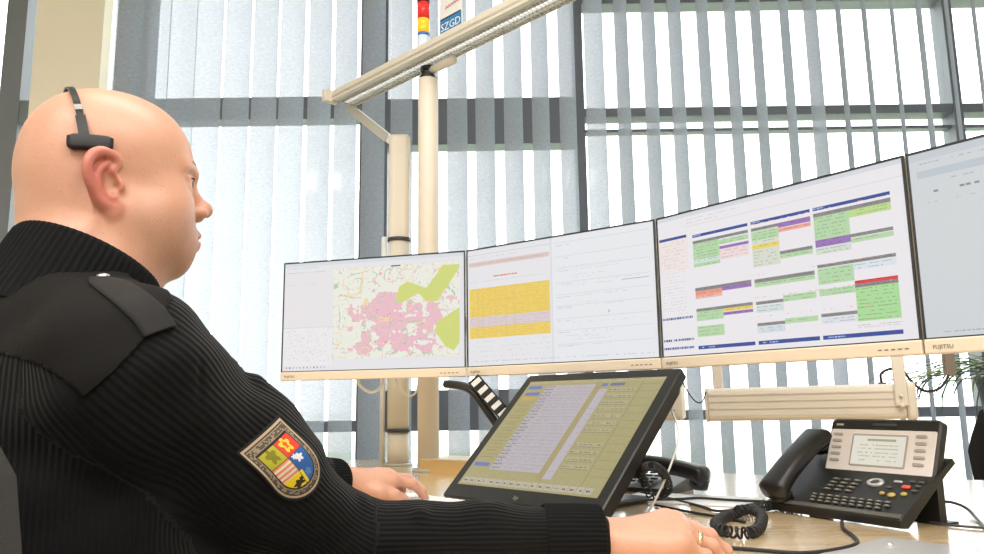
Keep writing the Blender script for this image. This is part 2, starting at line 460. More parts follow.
def screen_list():
    w, h = 330, 186; a = blank(w, h, (240, 242, 247)); rect(a, 0, .49, 0, 1, (238, 238, 243)); rect(a, .485, .495, 0, 1, (226, 230, 238))
    rect(a, .01, .48, .11, .145, (226, 204, 200)); words(a, .01, .48, .125, (205, 170, 168)); rect(a, 0, .49, .045, .05, (214, 216, 224)); words(a, .02, .3, .07, (210, 212, 220))
    words(a, .16, .30, .245, (232, 80, 80), 1.0, 2); words(a, .02, .46, .28, (215, 218, 225))
    rect(a, .01, .48, .34, .77, (246, 214, 104)); rect(a, .01, .48, .585, .67, (226, 212, 218))
    for k in range(22):
        v = .345 + k * .0195; words(a, .02, .47, v, (224, 192, 96) if not .585 < v < .67 else (205, 190, 200), .7)
    for u in (.06, .09, .13, .17, .23, .28): rect(a, u, u + .002, .34, .77, (230, 200, 110))
    for k in range(5): words(a, .05, .47, .80 + k * .04, (212, 216, 226), .35)
    for v in (.05, .16, .26, .37, .47, .56, .66, .75, .86): rect(a, .51, .98, v, v + .004, (222, 226, 236)); words(a, .52, .6, v + .02, (200, 206, 220), .7)
    for k in range(16): words(a, .52 + .1 * rng.random(), .7 + .25 * rng.random(), .2 + .7 * rng.random(), (214, 220, 232), .5)
    rect(a, .845, .97, .405, .41, (170, 176, 190)); rect(a, .775, .779, .625, .645, (50, 50, 60)); words(a, .02, .98, .965, (200, 206, 220), .6)
    return a
def screen_plan():
    w, h = 440, 248; a = blank(w, h, (244, 241, 246)); rect(a, 0, 1, 0, .03, (222, 226, 234))
    words(a, .15, .4, .05, (205, 205, 212)); words(a, .15, .3, .075, (190, 200, 215)); rect(a, .14, 1, .095, .10, (222, 222, 228)); rect(a, 0, .15, .15, .40, (247, 236, 234))
    BL, GY, GR, PU, PK, YE, WH = (38, 74, 158), (140, 140, 142), (186, 222, 176), (158, 116, 190), (244, 186, 178), (242, 218, 110), (246, 244, 248)
    def blk(u0, u1, v0, v1, c):
        rect(a, u0, u1, v0, v1, c); n = max(1, round((v1 - v0) / .022))
        for k in range(n): words(a, u0 + .005, u1 - .01, v0 + (k + .4) * (v1 - v0) / n, tuple(int(x * .72) for x in c), .6)
    for v in (.155, .73, .885, .94): rect(a, .005, .145, v, v + .018, BL) if v < .5 else words(a, .005, .155, v, BL, .95, 4)
    for k in range(24): words(a, .015, .13, .19 + k * .0225, (205, 188, 195) if k < 9 else (205, 208, 214), .6)
    C = [(.175, .30, .43), (.443, .555, .68), (.69, .815, .955)]
    for c0, c1, c2 in C:
        rect(a, c0, c2, .168, .190, BL); words(a, c0 + .005, c0 + .04, .176, (180, 200, 240), .9, 2); rect(a, c0, c2, .945, .968, BL)
        words(a, c0 + .02, c0 + .08, .952, (180, 200, 240), .9, 2)
    (a0, a1, a2), (b0, b1, b2), (c0, c1, c2) = C
    blk(a0, a2, .215, .235, GY); blk(a0, a1, .235, .40, GR); blk(a0, a1, .345, .375, (216, 232, 222)); blk(a1, a2, .24, .275, GR); blk(a1, a2, .285, .305, PU); blk(a1, a2, .31, .38, (246, 226, 226))
    blk(a0, a2, .545, .567, GY); blk(a1, a2, .56, .59, PU); blk(a0, a1, .57, .60, (246, 160, 140)); blk(a0, a1, .60, .62, PK)
    blk(a0, a2, .69, .71, GY); blk(a0, a1, .71, .775, GR); blk(a1, a2, .71, .73, YE); blk(a1, a2, .735, .755, PU); blk(a0, a1, .81, .885, GR)
    blk(b0, b2, .215, .235, GY); blk(b0, b1, .235, .47, (222, 228, 214)); blk(b0, b1, .24, .30, GR); blk(b0, b1, .325, .355, YE); blk(b1, b2, .215, .245, PU); blk(b1, b2, .25, .275, (246, 170, 158))
    blk(b1, b2, .395, .417, GY); blk(b1, b2, .417, .445, GR); blk(b0, b2, .55, .572, GY); blk(b0, b2, .572, .60, GR); blk(b0, b1, .695, .715, GY); blk(b0, b1, .72, .765, (216, 230, 230)); blk(b1, b2, .675, .715, GR)
    blk(b0, b1, .83, .85, GY); blk(b0, b1, .855, .895, (218, 228, 236)); blk(b1, b2, .82, .85, GR)
    blk(c0, c2, .205, .228, GY); blk(c0, c1, .23, .385, GR); blk(c1, c2, .23, .275, (196, 226, 150)); blk(c0, c1, .37, .415, PU); blk(c0, c1, .42, .46, (216, 228, 216)); blk(c1, c2, .37, .392, GY); blk(c1, c2, .395, .425, GR)
    blk(c0, c2, .52, .542, GY); blk(c0, c1, .545, .64, GR); blk(c1, c2, .545, .585, (226, 236, 244)); blk(c0, c1, .67, .71, GR); blk(c1, c2, .645, .665, (226, 60, 72)); blk(c1, c2, .667, .685, GY)
    blk(c1, c2, .685, .88, (176, 226, 160)); blk(c0, c1, .815, .835, GY); blk(c0, c1, .84, .875, (226, 232, 240)); words(a, c1, c2, .90, (180, 180, 190)); words(a, c1, c2, .915, (200, 200, 205))
    for v in (.20, .535, .68, .80): words(a, .44, .95, v - .012, (240, 170, 170), .3)
    return a
def screen_plain():
    w, h = 300, 170; a = blank(w, h, (216, 221, 225)); rect(a, 0, 1, 0, .04, (206, 212, 220)); words(a, .03, .9, .06, (180, 186, 194), .6); rect(a, .02, .5, .10, .14, (196, 206, 216))
    words(a, .03, .9, .17, (180, 186, 192), .5); words(a, .05, .3, .22, (140, 146, 152), .3, 2); words(a, .03, .7, .28, (196, 200, 204), .4); words(a, .05, .9, .975, (170, 176, 184), .8)
    return a
scr_m = attr_mat('screen_glow', .86, .25)
mat('chin', srgb(232, 216, 194), .4); mat('dark_edge', (.03, .035, .04), .3); mat('logo_grey', (.18, .17, .16), .5)
MON = [(-0.5845, 2.1376, -0.2832), (-.0660, 1.9867, -.6531), (.3629, 1.6586, -.9333), (.6843, 1.2247, -.9333)]
labels = ['leftmost wide desk screen showing a pink and green town map', 'wide desk screen showing a yellow highlighted list, right of the map screen',
          'wide desk screen showing a schedule of green, blue and purple blocks', 'far right wide desk screen cut by the photo edge, showing a nearly empty grey window']
MEM = []
for (x, y, a), lab, paint in zip(MON, labels, (screen_map, screen_list, screen_plan, screen_plain)):
    M = Matrix.Translation((x, y, ZB)) @ Matrix.Rotation(a, 4, 'Z')
    e = empty('computer_screen', M, lab, 'computer screen', 'row of four wide desk screens')
    m = MB()
    m.box(.0, W, .004, .012, -.024, H + .003)
    m.rbox(.012, W - .012, .010, .034, -.018, H - .008, .012, axis='y'); m.rbox(.11, W - .11, .03, .058, .03, H - .05, .02, axis='y')
    m.build('casing', M_('beige_plastic'), e, bevel=.001)
    m = MB(); m.box(0, .0035, -.001, .004, 0, H + .003); m.box(W - .0035, W, -.001, .004, 0, H + .003); m.box(.0035, W - .0035, -.001, .004, H - .001, H + .003)
    m.box(.0035, W - .0035, -.001, .004, 0, .002)
    m.build('bezel', M_('dark_edge'), e)
    MB().rbox(0, W, -.003, .012, -.024, 0, .003, axis='x').build('chin', M_('chin'), e)
    raster('screen', lin(paint()), W - .007, H - .003, scr_m, e, (.0035, .0005, .002))
    text('logo', 'FUJITSU', .009, M_('logo_grey'), e, Matrix.Translation((.028, -.0035, -.016)) @ Matrix.Rotation(R(90), 4, 'X'))
    m = MB()
    for k in range(5): m.box(W - .07 + k * .011, W - .064 + k * .011, -.0036, -.003, -.014, -.012)
    m.build('button_row', M_('logo_grey'), e)
    MEM.append(M)

# rail and arms that carry the screens
rail = empty('screen_rail', None, 'beige mounting rail running behind the four desk screens', 'mounting rail')
pts = [MEM[0] @ V((.05, .13, .12)), MEM[1] @ V((0, .12, .12)), MEM[2] @ V((0, .12, .12)), MEM[3] @ V((0, .12, .12)), MEM[3] @ V((W - .05, .12, .12))]
m = MB()
for p, q in zip(pts[:-1], pts[1:]):
    m.cyl(p, q, .02); m.ball(p, .02, n=8)
m.build('rail_tube', M_('cream_paint'), rail)
for M in MEM:
    m = MB(); m.cyl(M @ V((W / 2, .058, .12)), M @ V((W / 2, .125, .12)), .018)
    m.build('bracket', M_('dark_grey'), rail)

# ------------------------------------------------------------------ poles
pB = V((-.203, 2.42, 0)); pA = V((-.325, 2.66, 0))
e = empty('support_pole', Matrix.Translation(pB + V((0, 0, DT))), 'taller beige pole with black cap, standing on the desk under the lamp bar', 'pole', 'beige poles on the desk')
hB = CZ + 1.055 - DT
MB().lathe([(.033, 0), (.033, hB), (.031, hB + .003)], n=32).build('tube', M_('cream_paint'), e)
MB().lathe([(.05, 0), (.05, .008), (.034, .01)], n=32).build('foot', M_('alu'), e)
m = MB(); m.lathe([(.029, hB), (.029, hB + .012), (.022, hB + .018), (.022, hB + .03), (.026, hB + .032), (.026, hB + .045)], n=10, smooth=False)
m.build('cap', M_('black_plastic'), e)
m = MB(); m.cyl((.0, 0, hB + .03), V((.704, -.71, 0)) * .13 + V((0, 0, hB + .030)), .013); m.build('side_bracket', M_('cream_paint'), e)
m = MB(); m.cyl(V((.0, -.03, CZ + .209 - DT)), (pts[1] - pB - V((0, 0, DT))), .014); m.build('rail_clamp', M_('cream_paint'), e)

e = empty('support_pole', Matrix.Translation(pA + V((0, 0, DT))), 'shorter beige telescopic pole with two dark collars, holding a slanting arm', 'pole', 'beige poles on the desk')
hA = CZ + .95 - DT
h1 = CZ + .567 - DT; h2 = CZ - .09 - DT
MB().lathe([(.0355, 0), (.0355, h2)], n=32).build('tube', M_('cream_paint'), e)
MB().lathe([(.037, h2), (.037, h1)], n=32).build('tube', M_('cream_paint'), e)
MB().rbox(-.037, .037, -.026, .026, h1, hA, .018, seg=6).build('upper_tube', M_('cream_paint'), e)
MB().lathe([(.041, h1 - .006), (.041, h1 + .006)], n=32).build('collar', M_('dark_grey'), e)
MB().lathe([(.041, h2 - .006), (.041, h2 + .006)], n=32).build('collar', M_('dark_grey'), e)
MB().cyl((-.052, -.01, 0), (-.052, -.01, h1 + .01), .009).build('slat_gap_rod', M_('white_plastic'), e)  # white rod standing in for a bright gap between blind slats
MB().lathe([(.05, 0), (.05, .006), (.036, .008)], n=32).build('foot', M_('alu'), e)
q0 = V((-.52, 2.80, CZ + 1.105)) - pA - V((0, 0, DT)); q1 = V((-.015, 0, hA - .03))
dd = (q1 - q0); Mx = frame(q0, dd)
m = MB(); m.mi = 0; m.box(0, dd.length, -.022, .022, -.010, .012, Mx); m.mi = 1; m.box(0, dd.length - .03, -.026, -.022, -.012, .020, Mx)
m.build('arm', [M_('white_plastic'), M_('alu')], e)

# ------------------------------------------------------------------ lamp bar above the desk
LX = V((.704, -.71, 0)); L0 = V((-.585, 2.705, CZ + 1.105)); LL = 1.55
ML = frame(L0, LX)                      # x towards the camera end, y across (away), z up
e = empty('lamp_bar', ML, 'long beige louvred lamp bar slanting across the top of the picture', 'lamp')
LW = .097
m = MB(); m.box(0, LL, 0, LW, .008, .038); m.box(0, LL, 0, .004, 0, .02); m.box(0, LL, LW - .004, LW, 0, .02)
m.build('housing', M_('beige_plastic'), e, bevel=.0015)
m = MB(); m.box(.03, LL - .02, .040, .062, .0075, .0082); m.build('added_tube_light', mat('added_tube_glow', (.9, .9, .88), .4, emit=(1, .98, .95), estr=1.6), e)  # unseen glowing tube, added to brighten the louvred underside
m = MB()
m.box(.004, LL, .0045, .020, .0015, .0035); m.build('reflector_strip', M_('white_plastic'), e)
mat('louvre_metal', (.78, .79, .78), .4, .2)
m = MB()
n = int(LL / .0155)
for k in range(n): m.box(.012 + k * .0155, .0132 + k * .0155, .021, LW - .005, -.001, .010)
for y in (.021, .038, .055, .072, LW - .006): m.box(.01, LL, y, y + .001, -.0012, .010)
m.build('louvre', M_('louvre_metal'), e)
m = MB(); m.rbox(-.020, .003, -.028, .030, -.004, .040, .004); m.build('end_cap', M_('beige_plastic'), e)

# ------------------------------------------------------------------ stack light and sign on the lamp bar
p = at(439, 40, 2.47)
sx = (p - L0).dot(LX)
base = L0 + LX * sx + V((LX.y * -1 * 0, 0, 0))
yv = V((.71, .704, 0))
bp = V((p.x, p.y, CZ + 1.143)); bp = L0 + LX * ((bp - L0).dot(LX)) + yv * .06; bp.z = CZ + 1.143
e = empty('signal_tower', Matrix.Translation(bp), 'small stacked signal light with red, yellow and blue segments on top of the lamp bar', 'signal light')
k0 = at(426, 37, bp.y).z - bp.z; k1 = at(426, 34, bp.y).z - bp.z; k2 = at(426, 20, bp.y).z - bp.z; k3 = at(426, 3.5, bp.y).z - bp.z
rr = 6.6 / 771.4 * bp.y * 1.01
MB().lathe([(rr, 0), (rr, k0)], n=24).build('clear_segment', mat('pale_blue_lens', (.72, .85, .95), .2), e)
MB().lathe([(rr, k0), (rr, k1)], n=24).build('blue_segment', mat('blue_lens', (.05, .18, .6), .2), e)
MB().lathe([(rr, k1), (rr, (k1 + k2) / 2), (rr * .96, (k1 + k2) / 2 + .001), (rr, (k1 + k2) / 2 + .002), (rr, k2)], n=24).build('yellow_segment', mat('yellow_lens', (.95, .55, .03), .2, emit=(1, .55, .02), estr=.25), e)
MB().lathe([(rr, k2), (rr, k3)], n=24).build('red_segment', mat('red_lens', (.75, .03, .03), .2, emit=(1, .05, .03), estr=.12), e)
MB().lathe([(rr * 1.03, k3), (rr * 1.03, k3 + .022), (rr * .8, k3 + .026)], n=24).build('cap', M_('black_plastic'), e)

sg = L0 + LX * ((at(425, 30, 2.3) - L0).dot(LX)) + yv * .05; sg.z = CZ + 1.143
Ms = frame(sg, LX)
wS = .105
e = empty('sign_card', Ms, 'small white and blue lettered card standing on the lamp bar beside the signal light', 'sign')
MB().box(0, wS, -.002, .002, 0, .24).build('card', mat('card_white', (.86, .84, .84), .5), e)
m = MB(); m.box(.003, wS, -.0030, -.002, .010, .078); m.build('blue_band', mat('card_blue', srgb(52, 128, 184), .5), e)
m = MB(); m.box(.004, wS - .002, -.0032, -.002, .078, .084); m.build('dark_line', mat('card_dark', srgb(50, 70, 100), .5), e)
text('lettering', 'SZGD', .037, mat('card_letters', (.9, .92, .95), .5), e, Matrix.Translation((wS / 2 + .002, -.0034, .040)) @ Matrix.Rotation(R(90), 4, 'X'))
m = MB(); m.tube([(.03 + k * .006, -.0035, .112 + (.008 if k % 2 else 0) + k * .0006) for k in range(14)], .0012, 5)
m.build('red_script', mat('card_red', srgb(214, 120, 110), .5), e)
# ------------------------------------------------------------------ tilted touch display
TB = V((-.111, 1.663, DT + .015)); TE = V((.674, -.739, 0)).normalized()
tu = V((.5157, .5099, .6885)); tu = (tu - TE * tu.dot(TE)).normalized()
MT = Matrix((TE, TE.cross(tu) * -1, tu)).transposed().to_4x4()   # x right, y into the display, z up the slope
MT = Matrix((TE, tu.cross(TE), tu)).transposed().to_4x4(); MT.translation = TB
TW, TH = .426, .366
e = empty('touch_display', MT, 'tilted black touch display with khaki button screen standing on the desk', 'touch screen')
m = MB()
m.rbox(0, TW, .0, .024, 0, TH, .006, axis='y'); m.rbox(.012, TW - .012, .022, .046, .012, TH - .012, .02, axis='y')
m.build('casing', M_('black_plastic'), e)
def tablet_screen():
    w, h = 300, 240; K = (178, 168, 118); a = blank(w, h, K); LV = (196, 188, 196)
    a += ((vnoise(w, h, 3, 4) - .5) * .03)[..., None]
    rect(a, 0, 1, 0, .025, (190, 180, 130)); words(a, .02, .9, .012, (120, 112, 80), .6)
    rect(a, .02, .13, .05, .085, (104, 124, 190)); rect(a, .03, .145, .115, .15, (104, 124, 190)); rect(a, .02, .14, .165, .20, (206, 172, 84))
    for k in range(9): rect(a, .02, .15, .225 + k * .062, .229 + k * .062, (150, 136, 92)); words(a, .03, .13, .25 + k * .062, (150, 130, 90), .8, 2)
    rect(a, .02, .14, .80, .835, (104, 124, 190))
    rect(a, .165, .545, .05, .86, LV)
    for k in range(26):
        v = .06 + k * .031; words(a, .17, .20, v, (60, 60, 60), .9, 2); words(a, .21, .24, v, (90, 88, 90), .8, 2); words(a, .26, .36, v, (150, 142, 152), .75); words(a, .37, .53, v, (160, 150, 160), .6)
        rect(a, .165, .545, v + .018, v + .021, (176, 168, 172))
    rect(a, .20, .208, .05, .86, (170, 162, 160)); rect(a, .545, .58, .03, .9, (176, 160, 108))
    rect(a, .59, .65, .10, .90, LV); rect(a, .595, .635, .04, .075, (104, 124, 190)); rect(a, .65, .75, .04, .07, (110, 118, 150))
    for k in range(14): words(a, .60, .645, .12 + k * .055, (160, 150, 165), .7)
    for r_ in range(12):
        for c_ in range(6):
            u = .665 + c_ * .031; v = .09 + r_ * .062
            if r_ in (7,): continue
            rect(a, u, u + .024, v, v + .035, (188, 180, 146)); rect(a, u, u + .024, v + .033, v + .037, (120, 112, 84)); words(a, u + .003, u + .022, v + .015, (110, 100, 90), .8, 2)
    rect(a, .862, .866, .03, .93, (130, 120, 86)); rect(a, .585, .588, .03, .93, (150, 140, 96))
    for k in range(13): rect(a, .875, .985, .06 + k * .066, .064 + k * .066, (158, 148, 102))
    for k in range(18):
        u = .02 + k * .052; rect(a, u, u + .046, .935, .985, (196, 188, 170)); words(a, u + .012, u + .034, .955, (70, 66, 60), .9, 3)
    return a
raster('screen', lin(tablet_screen()), TW - .048, TH - .058, attr_mat('tablet_glow', .80, .35), e, (.024, -.0006, .033))
text('logo', 'hp', .014, M_('silver'), e, Matrix.Translation((TW * .5, -.0008, .010)) @ Matrix.Rotation(R(90), 4, 'X'))
# stand in world space under the display
c0 = MT @ V((TW / 2, .046, .12)); fb = V((.739, .674, 0))
f0 = V((c0.x, c0.y, DT)) + fb * .02
Mi = MT.inverted()
m = MB()
mf = frame(V((f0.x, f0.y, DT)) - TE * 0 , TE)
m.rbox(-.11, .11, -.05, .15, .0, .012, .02, Mi @ mf)
m.build('foot', M_('black_plastic'), e)
m = MB(); m.rbox(-.05, .05, .0, .03, .008, .14, .008, Mi @ mf @ Matrix.Rotation(R(-12), 4, 'X')); m.build('stand_neck', M_('black_plastic'), e)
m = MB(); m.tube([Mi @ p for p in (MT @ V((TW - .02, .046, .30)), MT @ V((TW + .005, .08, .24)), MT @ V((TW - .02, .12, .10)), on(634, 497), on(648, 492))], .0022, 6)
m.build('cable', M_('alu'), e)

# ------------------------------------------------------------------ keyboard and mouse
kc = V((.033, 1.506, 0)) - EB * .115 - EX * .035; kc.z = DT
MK = frame(kc, EX)
e = empty('keyboard', MK, 'white keyboard lying in front of the tilted touch display under the left hand', 'keyboard')
MB().rbox(-.235, .235, -.075, .075, .0, .018, .01).build('case', mat('keyboard_white', (.80, .78, .76), .45), e)
km = mat('key_white', (.84, .82, .80), .4)
key0 = None
rows = [(0, 22, 1.0), (1, 22, 1.0), (2, 22, 1.0), (3, 22, 1.0), (4, 22, 1.0)]
for r_, n_, _ in rows:
    for k in range(n_):
        if r_ == 0 and k in (4, 5, 6, 7): continue
        x = -.224 + k * .0204; y = -.062 + r_ * .0235
        if key0 is None:
            m = MB(); L = []
            for z, i_ in ((0, 0), (.004, .0012), (.005, .0025)): L.append([V((a_, b_, z)) for a_, b_ in ((i_, i_), (.0185 - i_, i_), (.0185 - i_, .0205 - i_), (i_, .0205 - i_))])
            m.loft(L); key0 = m.build('key', km, e); o = key0
        else:
            o = key0.copy(); COL.objects.link(o)
        if r_ * 22 + k >= 100: o['kind'] = 'stuff'
        o.location = (x, y, .018)
m = MB(); m.box(-.224 + 4 * .0204, -.224 + 7.9 * .0204, -.062, -.0415, .018, .023); m.build('space_bar', km, e)
rows_extra = None

# ------------------------------------------------------------------ desk telephone
def phone_parts(e):
    sl = math.atan2(.10, .165); Ms = Matrix.Rotation(sl, 4, 'X')    # slope frame: y up the slope
    LS = .19
    m = MB()
    # wedge body following the slope
    prof = [(0, .004), (0, .018), (.004, .022), (LS * math.cos(sl), .022 + LS * math.sin(sl)), (LS * math.cos(sl) + .008, .012 + LS * math.sin(sl)), (LS * math.cos(sl) - .02, LS * math.sin(sl) - .006), (.02, .002)]
    L = [[V((x, y, z)) for y, z in prof] for x in (0, .004, .236, .24)]
    m.loft(L); m.build('body', M_('black_plastic'), e, bevel=.0015)
    m = MB(); m.box(.20, .236, .115, .135, 0, .08); m.box(.004, .04, .115, .135, 0, .08)
    m.box(.0, .24, .13, .16, 0, .004); m.build('foot_stand', M_('black_plastic'), e)
    T = Matrix.Translation((0, .003, .0225)) @ Ms                    # on the slope surface
    m = MB(); m.rbox(.002, .238, -.002, .008, -.002, .0015, .001, T); m.build('front_strip', mat('phone_strip', (.10, .09, .08), .2), e)
    dk = mat('phone_key', (.10, .095, .08), .35); dk2 = mat('phone_key_light', (.42, .38, .30), .4)
    km = None
    def key(name, x, y, w_, h_, m_, r_=.002):
        m = MB(); m.rbox(x - w_ / 2, x + w_ / 2, y - h_ / 2, y + h_ / 2, 0, .003, r_, T); m.build(name, m_, e)
        return
    for r_ in range(4):
        for c_ in range(3): 
            key('number_key', .088 + c_ * .019 , .058 + r_ * .0115, .013, .006, dk)
            m = MB(); m.box(.088 + c_ * .019 - .003, .088 + c_ * .019 + .002, .057 + r_ * .0115, .059 + r_ * .0115, .003, .0032, T); m.build('key_mark', dk2, e)
    for r_ in range(3):
        for c_ in range(10 - (r_ == 0)):
            x = .075 + c_ * .0142 + (2 - r_) * .003
            key('letter_key', x, .018 + r_ * .0095, .0095, .0055, dk, .002)
            m = MB(); m.box(x - .0022, x + .002, .0172 + r_ * .0095, .0188 + r_ * .0095, .003, .0032, T); m.build('key_mark', dk2, e)
    # navigator ring
    m = MB(); L = []
    nx, ny = .157, .092
    for rr_, z in ((.014, 0), (.014, .003), (.0125, .0042), (.008, .0042), (.0075, .003)): L.append([T @ V((nx + rr_ * math.cos(t), ny + rr_ * .85 * math.sin(t), z)) for t in [2 * math.pi * k / 28 for k in range(28)]])
    m.loft(L, None, False, True); m.build('navigator_ring', mat('phone_silver', (.6, .6, .58), .3, .5), e)
    m = MB(); m.lathe([(.007, 0), (.007, .0035), (.005, .0045)], T @ Matrix.Translation((nx, ny, 0))); m.build('ok_button', M_('dark_grey'), e)
    m = MB(); m.rbox(.184, .198, .098, .104, 0, .003, .003, T); m.build('silver_key', MATS['phone_silver'], e)
    m = MB(); m.rbox(.203, .216, .083, .092, 0, .003, .003, T); m.build('red_key', mat('phone_red', (.75, .07, .04), .3, emit=(1, .1, .05), estr=.15), e)
    am = mat('phone_amber', (.50, .36, .08), .3)
    for (x, y, r__) in ((.182, .062, .0042), (.198, .060, .0062), (.215, .066, .005)):
        m = MB(); m.lathe([(r__, 0), (r__, .002), (r__ * .6, .004)], T @ Matrix.Translation((x, y, 0))); m.build('function_key', am, e)
    for (x, y) in ((.184, .082), (.226, .092), (.226, .078), (.212, .105), (.226, .105)): key('function_key', x, y, .009, .005, dk)
    # display head, hinged above the slope
    P = Matrix.Translation((-.005, .112, .088)) @ Matrix.Rotation(R(-20), 4, 'X') @ Matrix.Diagonal((1.04, 1, 1.22, 1)) @ Matrix.Translation((-.006, 0, 0))   # z up the panel, -y towards the reader
    m = MB(); m.rbox(.053, .238, .0, .022, -.012, .092, .008, P, axis='y'); m.rbox(.06, .232, .018, .034, .0, .080, .01, P, axis='y'); m.build('display_housing', M_('black_plastic'), e)
    m = MB(); m.rbox(.057, .234, -.0015, .001, -.010, .072, .003, P, axis='y'); m.build('display_frame', mat('phone_frame', srgb(232, 224, 220), .35), e)
    m = MB(); m.rbox(.098, .192, -.0024, -.001, .008, .064, .003, P, axis='y'); m.build('display_bezel', mat('phone_bezel', (.42, .38, .34), .3), e)
    a = blank(90, 50, (226, 222, 208)); yy, xx = np.mgrid[0:50, 0:90]
    a[(yy > 4) & (yy < 9) & (xx > 24) & (xx < 74)] = np.array((170, 160, 136)) / 255
    for k in range(5): words(a, .12, .88, .30 + k * .13, (186, 176, 150), .7, 2)
    r_ = raster('screen', lin(a), .088, .050, attr_mat('phone_lcd', .95, .2), e, (.101, -.0026, .011), pos=lambda Q: (np.c_[Q, np.ones(len(Q))] @ np.array(P).T)[:, :3])
    gm = mat('soft_key', srgb(176, 168, 160), .35)
    for sx_ in (.073, .214):
        for k in range(5):
            m = MB(); m.rbox(sx_ - .010, sx_ + .007, -.0045, -.001, .014 + k * .0115, .019 + k * .0115, .002, P, axis='y'); m.build('soft_key', gm, e)
    m = MB(); m.rbox(.13, .17, -.003, .002, .0785, .083, .002, P, axis='y'); m.build('message_lamp', M_('dark_grey'), e)
    m = MB(); m.box(.065, .078, -.0025, .0, .078, .082, P); m.build('badge', M_('silver'), e)
    return T
def handset(M, parent_name, label, group):
    # x along the handset length; z up out of the cradle
    e = empty(parent_name, M, label, 'telephone handset', group)
    L = []
    N = 34
    for i in range(N + 1):
        t = i / N; x = t * .205
        wd = .023 + .006 * (abs(2 * t - 1) ** 3)
        end = min(t, 1 - t) / .07; k = math.sqrt(max(0, 1 - (1 - min(1, end)) ** 2)) * .999 + .001
        top = .036 + .006 * math.sin(math.pi * t)
        und = .008 - .018 * (abs(2 * t - 1) ** 3.5)
        zc, hh = (top + und) / 2, (top - und) / 2
        ring = []
        for q in range(20):
            a_ = 2 * math.pi * q / 20; ca, sa = math.cos(a_), math.sin(a_)
            ring.append(V((x, wd * k * math.copysign(abs(ca) ** .6, ca), zc + hh * k * math.copysign(abs(sa) ** .6, sa))))
        L.append(ring)
    m = MB(); m.loft(L, None, True, True); m.build('grip', M_('black_plastic'), e)
    for x, nm in ((.022, 'mouthpiece'), (.183, 'earpiece')):
        m = MB(); m.lathe([(.019, -.012), (.021, -.004), (.021, .004)], Matrix.Translation((x, 0, .0)), n=24); m.build(nm, M_('black_plastic'), e)
    return e
pFL = on(767, 511); pFR = on(905, 532)
MP = frame(V((pFL.x, pFL.y, DT)), V((pFR.x - pFL.x, pFR.y - pFL.y, 0))) @ Matrix.Diagonal(((pFR - pFL).length / .245, .90, .86, 1))
e = empty('telephone', MP, 'black desk telephone with beige framed display and many small keys', 'telephone')
phone_parts(e)
sl = math.atan2(.10, .165)
MH = MP @ Matrix.Translation((.024, -.010, .026)) @ Matrix.Rotation(sl + R(4), 4, 'X') @ Matrix.Rotation(R(90), 4, 'Z')
handset(MH, 'telephone_handset', 'large black handset resting on the left side of the telephone with the beige framed display', None)

# second phone, lower and behind the touch display
q = on(652, 495); q2 = on(700, 484)
M2 = frame(V((q.x - .02, q.y + .05, DT)), V((.80, -.6, 0)))
e = empty('telephone', M2, 'low black telephone half hidden behind the touch display', 'telephone')
m = MB(); prof = [(0, .0), (0, .010), (.13, .030), (.135, .026), (.135, 0)]
m.loft([[V((x, y, z)) for y, z in prof] for x in (-.10, .075)]); m.build('body', M_('black_plastic'), e, bevel=.003)
m = MB()
for r_ in range(4):
    for c_ in range(3): m.rbox(-.04 + c_ * .022, -.025 + c_ * .022, .03 + r_ * .022, .042 + r_ * .022, .02 + r_ * .0045, .024 + r_ * .0045, .002)
m.build('keypad', M_('dark_grey'), e)
a1 = at(641, 474, q.y + .06); a2 = at(684, 484, q.y - .01)
Mh2 = frame(V((a1.x - .01, a1.y, DT + .045)), V((a2.x - a1.x, a2.y - a1.y, -.012)) * 1.0)
handset(Mh2 @ Matrix.Translation((-.03, 0, 0)), 'telephone_handset', 'black handset lying on the low telephone behind the touch display', None)

# coiled cord between hand and the front telephone
def coil(P, r, turns, th, sm=10):
    P = spline([V(p) for p in P], sm); out = []; L = [0]
    for i in range(1, len(P)): L.append(L[-1] + (P[i] - P[i - 1]).length)
    n = int(turns * 10)
    for k in range(n + 1):
        s = L[-1] * k / n; i = max(j for j in range(len(L)) if L[j] <= s + 1e-9); i = min(i, len(P) - 2)
        f = (s - L[i]) / max(L[i + 1] - L[i], 1e-6); p = P[i].lerp(P[i + 1], min(1, f)); t = (P[i + 1] - P[i]).normalized()
        u = t.cross(V((0, 0, 1))).normalized() if abs(t.z) < .95 else V((1, 0, 0)); w_ = t.cross(u)
        a_ = 2 * math.pi * k / 10; out.append(p + (u * math.cos(a_) + w_ * math.sin(a_)) * r)
    m = MB(); m.tube(out, th, 5, sm=0); return m
rc = .0078; zz = DT + rc + .002
z_ = lambda x, y: on(x, y, zz)
P = [z_(800, 503), z_(775, 505), z_(750, 509), z_(728, 516), z_(716, 523), z_(722, 530), z_(745, 533), z_(758, 529), z_(762, 520), z_(752, 514), z_(738, 515)]
P = [V((p.x, p.y, zz + (.007 if i > 7 else 0))) for i, p in enumerate(P)]
tag(coil(P, rc, 62, .0021).build('coiled_cord', M_('black_rubber')), 'black coiled handset cord curled on the desk between the right hand and the telephone', 'telephone cord')

